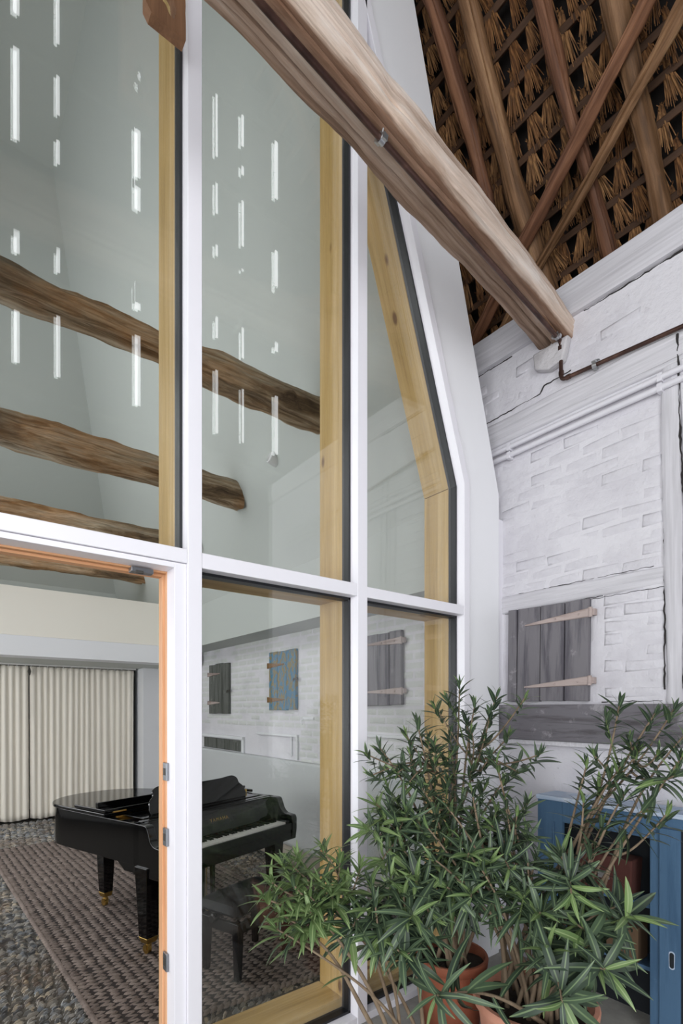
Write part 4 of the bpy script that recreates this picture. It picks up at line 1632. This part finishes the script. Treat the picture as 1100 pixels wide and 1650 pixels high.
def oleander(loc, r, h, mat, tips, lab, seed, every=4, limit=300):
    root = thing('potted_oleander', lab, 'plant', loc, 0, 'oleanders in front of the facade')
    pot(root, r, h, mat)
    rr = random.Random(seed)
    O = Vector(loc)
    stems, leaves = [], []
    order = sorted(tips, key=lambda t: -t[2])
    for i, (x, y, z, kd) in enumerate(order):
        tip = Vector((x, y, z)) - O
        cand = [s for s in stems if s[1] < 2 and (s[0][-1] - tip).length < .45 and s[0][-1].z > tip.z - .05]
        if cand and i % every and kd != 't':
            s = min(cand, key=lambda q: (q[0][int(len(q[0]) * .55)] - tip).length)
            base = s[0][int(len(s[0]) * rr.uniform(.42, .62))].copy()
            rad = .0055
            depth = s[1] + 1
            c = base + (tip - base) * .45 + Vector((0, 0, -.06 if tip.z > base.z else .05))
        else:
            a, q = rr.uniform(0, 6.28), r * .55 * math.sqrt(rr.random())
            base = Vector((q * math.cos(a), q * math.sin(a), h - .05))
            rad = rr.uniform(.008, .0115)
            depth = 0
            d = tip - base
            c = base + Vector((d.x * .38, d.y * .38, d.z * .55 + .08))
        pts = []
        nn = 14
        wob = Vector((rr.uniform(-.02, .02), rr.uniform(-.02, .02), 0))
        for k in range(nn + 1):
            t = k / nn
            p = base * (1 - t) ** 2 + c * 2 * t * (1 - t) + tip * t * t
            p += wob * math.sin(t * math.pi * 2) * (1 if depth == 0 else .4)
            pts.append(p)
        stems.append((pts, depth))
        green = rr.random() < .3 and depth > 0
        obj('stem', MB().tube(pts, [rad + (.0032 - rad) * (k / nn) for k in range(nn + 1)], 7), STEM_G if green else STEM, root, smooth=True)
        n, (l0, l1), span, (a0, a1), yo = KIND[kd]
        d_end = (pts[-1] - pts[-3]).normalized()
        if kd == 'b':
            d_end = (d_end + (CAMP - O - tip).normalized() * .5).normalized()
        if kd in 'sl':
            d_end = (d_end + Vector((0, 0, .8))).normalized()
        ph = rr.uniform(0, 6.28)
        u = d_end.orthogonal().normalized()
        w = d_end.cross(u)
        extra = rr.randint(2, 5)
        for k in range(n + extra):
            t = k / (n - 1)
            if k < n:
                back = span * t ** 1.2
                p = tip - d_end * back * .75 if t < .5 else tip - d_end * span * .35 - (tip - pts[-4]).normalized() * (back - span * .45)
            else:
                p = pts[rr.randint(7, 12)].copy()
                t = rr.uniform(.6, 1)
            ang = R(a0 + (a1 - a0) * t ** .8 + rr.uniform(-10, 10))
            ph += 2.0944 + (.55 if k % 3 == 0 else 0) + rr.uniform(-.15, .15)
            side = u * math.cos(ph) + w * math.sin(ph)
            dr_ = (d_end * math.cos(ang) + side * math.sin(ang)).normalized()
            L = rr.uniform(l0, l1) * (.55 + .45 * min(1, t * 2.2))
            nrm = d_end * math.sin(ang) - side * math.cos(ang)
            nrm = (nrm + Vector((0, 0, .35))).normalized()
            sx = dr_.cross(nrm).normalized()
            nz = sx.cross(dr_)
            wd = rr.uniform(.85, 1.2)
            M = Matrix(((sx.x * L * wd, dr_.x * L, nz.x * L, p.x), (sx.y * L * wd, dr_.y * L, nz.y * L, p.y), (sx.z * L * wd, dr_.z * L, nz.z * L, p.z), (0, 0, 0, 1)))
            young = rr.random() < (yo if t > .25 else min(1, yo + .35))
            tipw = O + p + dr_ * L
            if tipw.y > 1.955:
                continue
            leaves.append((L / (O + p - CAMP).length, M, rr.choice(LEAVES_Y if young else LEAVES_S if kd == 's' else LEAVES_B if kd == 'b' else LEAVES)))
    leaves.sort(key=lambda q: -q[0])
    for _, M, me in leaves[:limit]:
        link('leaf', me, None, root, matrix=M)
    rest = leaves[limit:]
    for young in (False, True):
        mb = MB()
        for _, M, me in rest:
            if (me in LEAVES_Y) == young:
                mb.add([M @ v.co for v in me.vertices], [tuple(p.vertices) for p in me.polygons])
        if mb.v:
            # colour and midrib follow each leaf's own width, kept as an attribute
            o = obj('leaves', mb, FOLI_Y if young else FOLI, root, smooth=True, fix=False)
            at = o.data.attributes.new('across', 'FLOAT', 'POINT')
            at.data.foreach_set('value', [v.co.x for _, M, me in rest if (me in LEAVES_Y) == young for v in me.vertices])
            tn = o.data.attributes.new('tone', 'FLOAT', 'POINT')
            tn.data.foreach_set('value', [hash_ for i, (_, M, me) in enumerate(rest) if (me in LEAVES_Y) == young for hash_ in [(i * .618) % 1] * len(me.vertices)])
            o['kind'] = 'stuff'
    return root


def m_foli(name, dark, light, rib):
    t = NT(name, .42, 0, .35)
    a1 = t.n('ShaderNodeAttribute', attribute_name='across')
    a2 = t.n('ShaderNodeAttribute', attribute_name='tone')
    ab = t.n('ShaderNodeMath', operation='ABSOLUTE')
    t.link(a1.outputs['Fac'], ab.inputs[0])
    r = t.ramp(ab.outputs[0], [(.0, 1.0), (.007, 1.0), (.016, 0.0)])
    t.col(t.mix(r, t.mix(a2.outputs['Fac'], dark, light), rib))
    return t.m


FOLI = m_foli('oleander_foliage_dark', '#2b392e', '#4b5d46', '#6c7f5c')
FOLI_Y = m_foli('oleander_foliage_young', '#526a40', '#6c834f', '#8a9b6c')

TIPS_A = [
    (1.996,1.613,1.713,'s'), (1.913,1.614,1.642,'s'), (1.9,1.688,1.612,'s'), (1.832,1.741,1.53,'s'),
    (1.838,1.673,1.457,'s'), (1.791,1.773,1.469,'s'), (2.015,1.535,1.621,'s'), (2.14,1.501,1.661,'s'),
    (2.031,1.459,1.577,'s'), (2.068,1.303,1.648,'s'), (1.962,1.513,1.489,'s'), (1.893,1.567,1.401,'s'),
    (2.1,1.405,1.474,'s'), (1.824,1.621,1.342,'s'), (1.767,1.728,1.382,'s'), (1.685,1.729,1.299,'s'),
    (1.654,1.817,1.412,'s'), (1.57,1.819,1.386,'s'), (1.588,1.805,1.284,'s'), (1.616,1.719,1.233,'s'),
    (1.703,1.588,1.241,'s'), (1.831,1.552,1.262,'s'), (1.921,1.481,1.319,'s'), (2.077,1.232,1.4,'s'),
    (2.046,1.32,1.311,'s'), (2.031,1.459,1.372,'s'), (1.991,1.363,1.269,'s'), (1.989,1.238,1.19,'s'),
    (1.807,1.444,1.194,'s'), (1.71,1.52,1.139,'s'), (1.612,1.596,1.139,'s'), (1.537,1.655,1.112,'s'),
    (1.443,1.664,1.082,'l'), (1.538,1.717,1.171,'l'), (1.629,1.519,1.069,'s'), (1.735,1.436,1.069,'s'),
    (1.778,1.339,1.107,'m'), (1.883,1.321,1.149,'m'), (1.53,1.533,1.002,'m'), (1.596,1.418,0.965,'m'),
    (1.625,1.268,1.032,'m'), (1.858,1.213,1.119,'m'), (1.458,1.589,0.963,'l'), (1.693,1.216,0.995,'m'),
    (1.898,1.182,1.067,'m'), (1.558,1.321,0.898,'m'), (1.462,1.396,0.922,'m'), (1.594,1.229,0.891,'m'),
    (1.707,1.141,0.986,'m'), (1.463,1.332,0.82,'m'), (1.404,1.441,0.873,'m'), (1.545,1.585,1.055,'m'),
    (1.703,1.461,1.002,'m'), (1.676,1.355,0.914,'m'), (1.731,1.186,0.873,'m'), (1.644,1.444,0.792,'m'),
    (1.695,1.658,1.262,'s'), (2.02,1.595,1.545,'s'), (1.924,1.415,1.241,'s'), (1.862,1.655,1.427,'s'),
    (1.904,1.558,1.313,'s'), (1.688,1.537,0.837,'m'), (1.883,1.321,1.015,'m'), (1.615,1.657,0.89,'m'),
    (1.681,1.605,1.017,'s'), (1.808,1.57,1.061,'s'), (1.576,1.56,0.854,'m'), (1.862,1.655,1.218,'s'),
    (1.985,1.495,1.138,'s'), (1.549,1.709,1.017,'s'), (1.685,1.729,1.152,'s'), (1.96,1.642,1.469,'s'),
    (2.05,1.508,1.457,'s'),
]
TIPS_B = [
    (2.249,0.971,1.626,'s'), (2.202,1.008,1.566,'s'), (2.312,0.859,1.58,'s'), (2.373,0.811,1.597,'s'),
    (2.35,0.766,1.493,'s'), (2.09,1.032,1.37,'s'), (2.16,1.04,1.409,'s'), (2.231,0.922,1.464,'s'),
    (2.262,0.898,1.426,'s'), (2.267,0.83,1.425,'s'), (2.285,0.753,1.41,'s'), (2.203,0.753,1.343,'m'),
    (2.171,0.969,1.323,'s'), (2.106,0.893,1.263,'s'), (2.03,1.015,1.23,'s'), (2.119,0.819,1.224,'m'),
    (2.039,0.945,1.141,'s'), (1.818,0.991,1.053,'m'), (1.909,0.919,1.06,'m'), (1.819,1.053,0.986,'m'),
    (1.851,0.775,0.883,'b'), (1.869,0.824,0.898,'b'), (1.75,0.853,0.783,'b'), (1.69,0.774,0.755,'b'),
    (1.636,0.943,0.772,'m'), (1.55,0.845,0.666,'b'), (1.33,1.182,0.612,'b'), (1.748,0.918,0.946,'m'),
    (1.708,1.013,0.86,'m'), (1.708,1.076,0.91,'m'), (1.837,1.103,1.02,'m'), (1.766,0.905,0.836,'m'),
    (2.184,0.768,1.2,'s'), (2.201,0.945,1.362,'s'), (2.13,1,1.285,'s'), (1.636,1.387,1.195,'t'),
    (1.758,1.355,1.251,'t'), (1.781,1.273,1.119,'t'), (1.636,1.323,1.08,'t'), (1.52,1.351,1.007,'t'),
    (1.865,1.271,1.225,'t'), (1.862,1.21,1.157,'t'), (1.575,1.434,1.106,'t'), (1.622,1.207,0.986,'t'),
    (1.763,1.097,1.01,'t'), (1.883,1.321,1.364,'t'), (1.606,1.283,0.922,'t'),
]
TIPS_C = [
    (1.049,1.719,0.983,'l'), (1.006,1.727,0.924,'l'), (1.112,1.695,1.006,'l'), (1.054,1.651,0.927,'l'),
    (1.221,1.686,1.027,'l'), (1.258,1.619,0.985,'l'), (1.152,1.612,0.929,'l'), (1.023,1.676,0.808,'l'),
    (0.988,1.664,0.769,'l'), (1.066,1.642,0.796,'l'), (1.238,1.545,0.905,'l'), (1.31,1.489,0.917,'m'),
    (1.27,1.419,0.859,'m'), (1.343,1.298,0.849,'b'), (1.388,1.39,0.891,'m'), (1.298,1.397,0.77,'m'),
    (1.416,1.305,0.77,'m'), (1.321,1.569,0.955,'l'), (1.385,1.456,0.946,'m'), (1.095,1.593,0.887,'l'),
    (1.172,1.559,0.891,'l'), (1.078,1.696,0.983,'l'), (0.966,1.72,0.879,'l'), (1.078,1.569,0.84,'l'),
    (1.228,1.477,0.809,'m'), (1.299,1.333,0.725,'m'),
]


oleander((1.87, 1.56, 0), .165, .46, TERRA_D, TIPS_A, 'tall bushy oleander in a dark terracotta pot in front of the glass', 1)
oleander((1.865, 1.133, 0), .236, .45, TERRA, TIPS_B, 'sparse oleander with big front leaves in the large pale terracotta pot', 2, 2)
oleander((1.46, 1.42, 0), .14, .25, DARKPOT, TIPS_C, 'low oleander with light green tips spreading before the piano bench', 3)
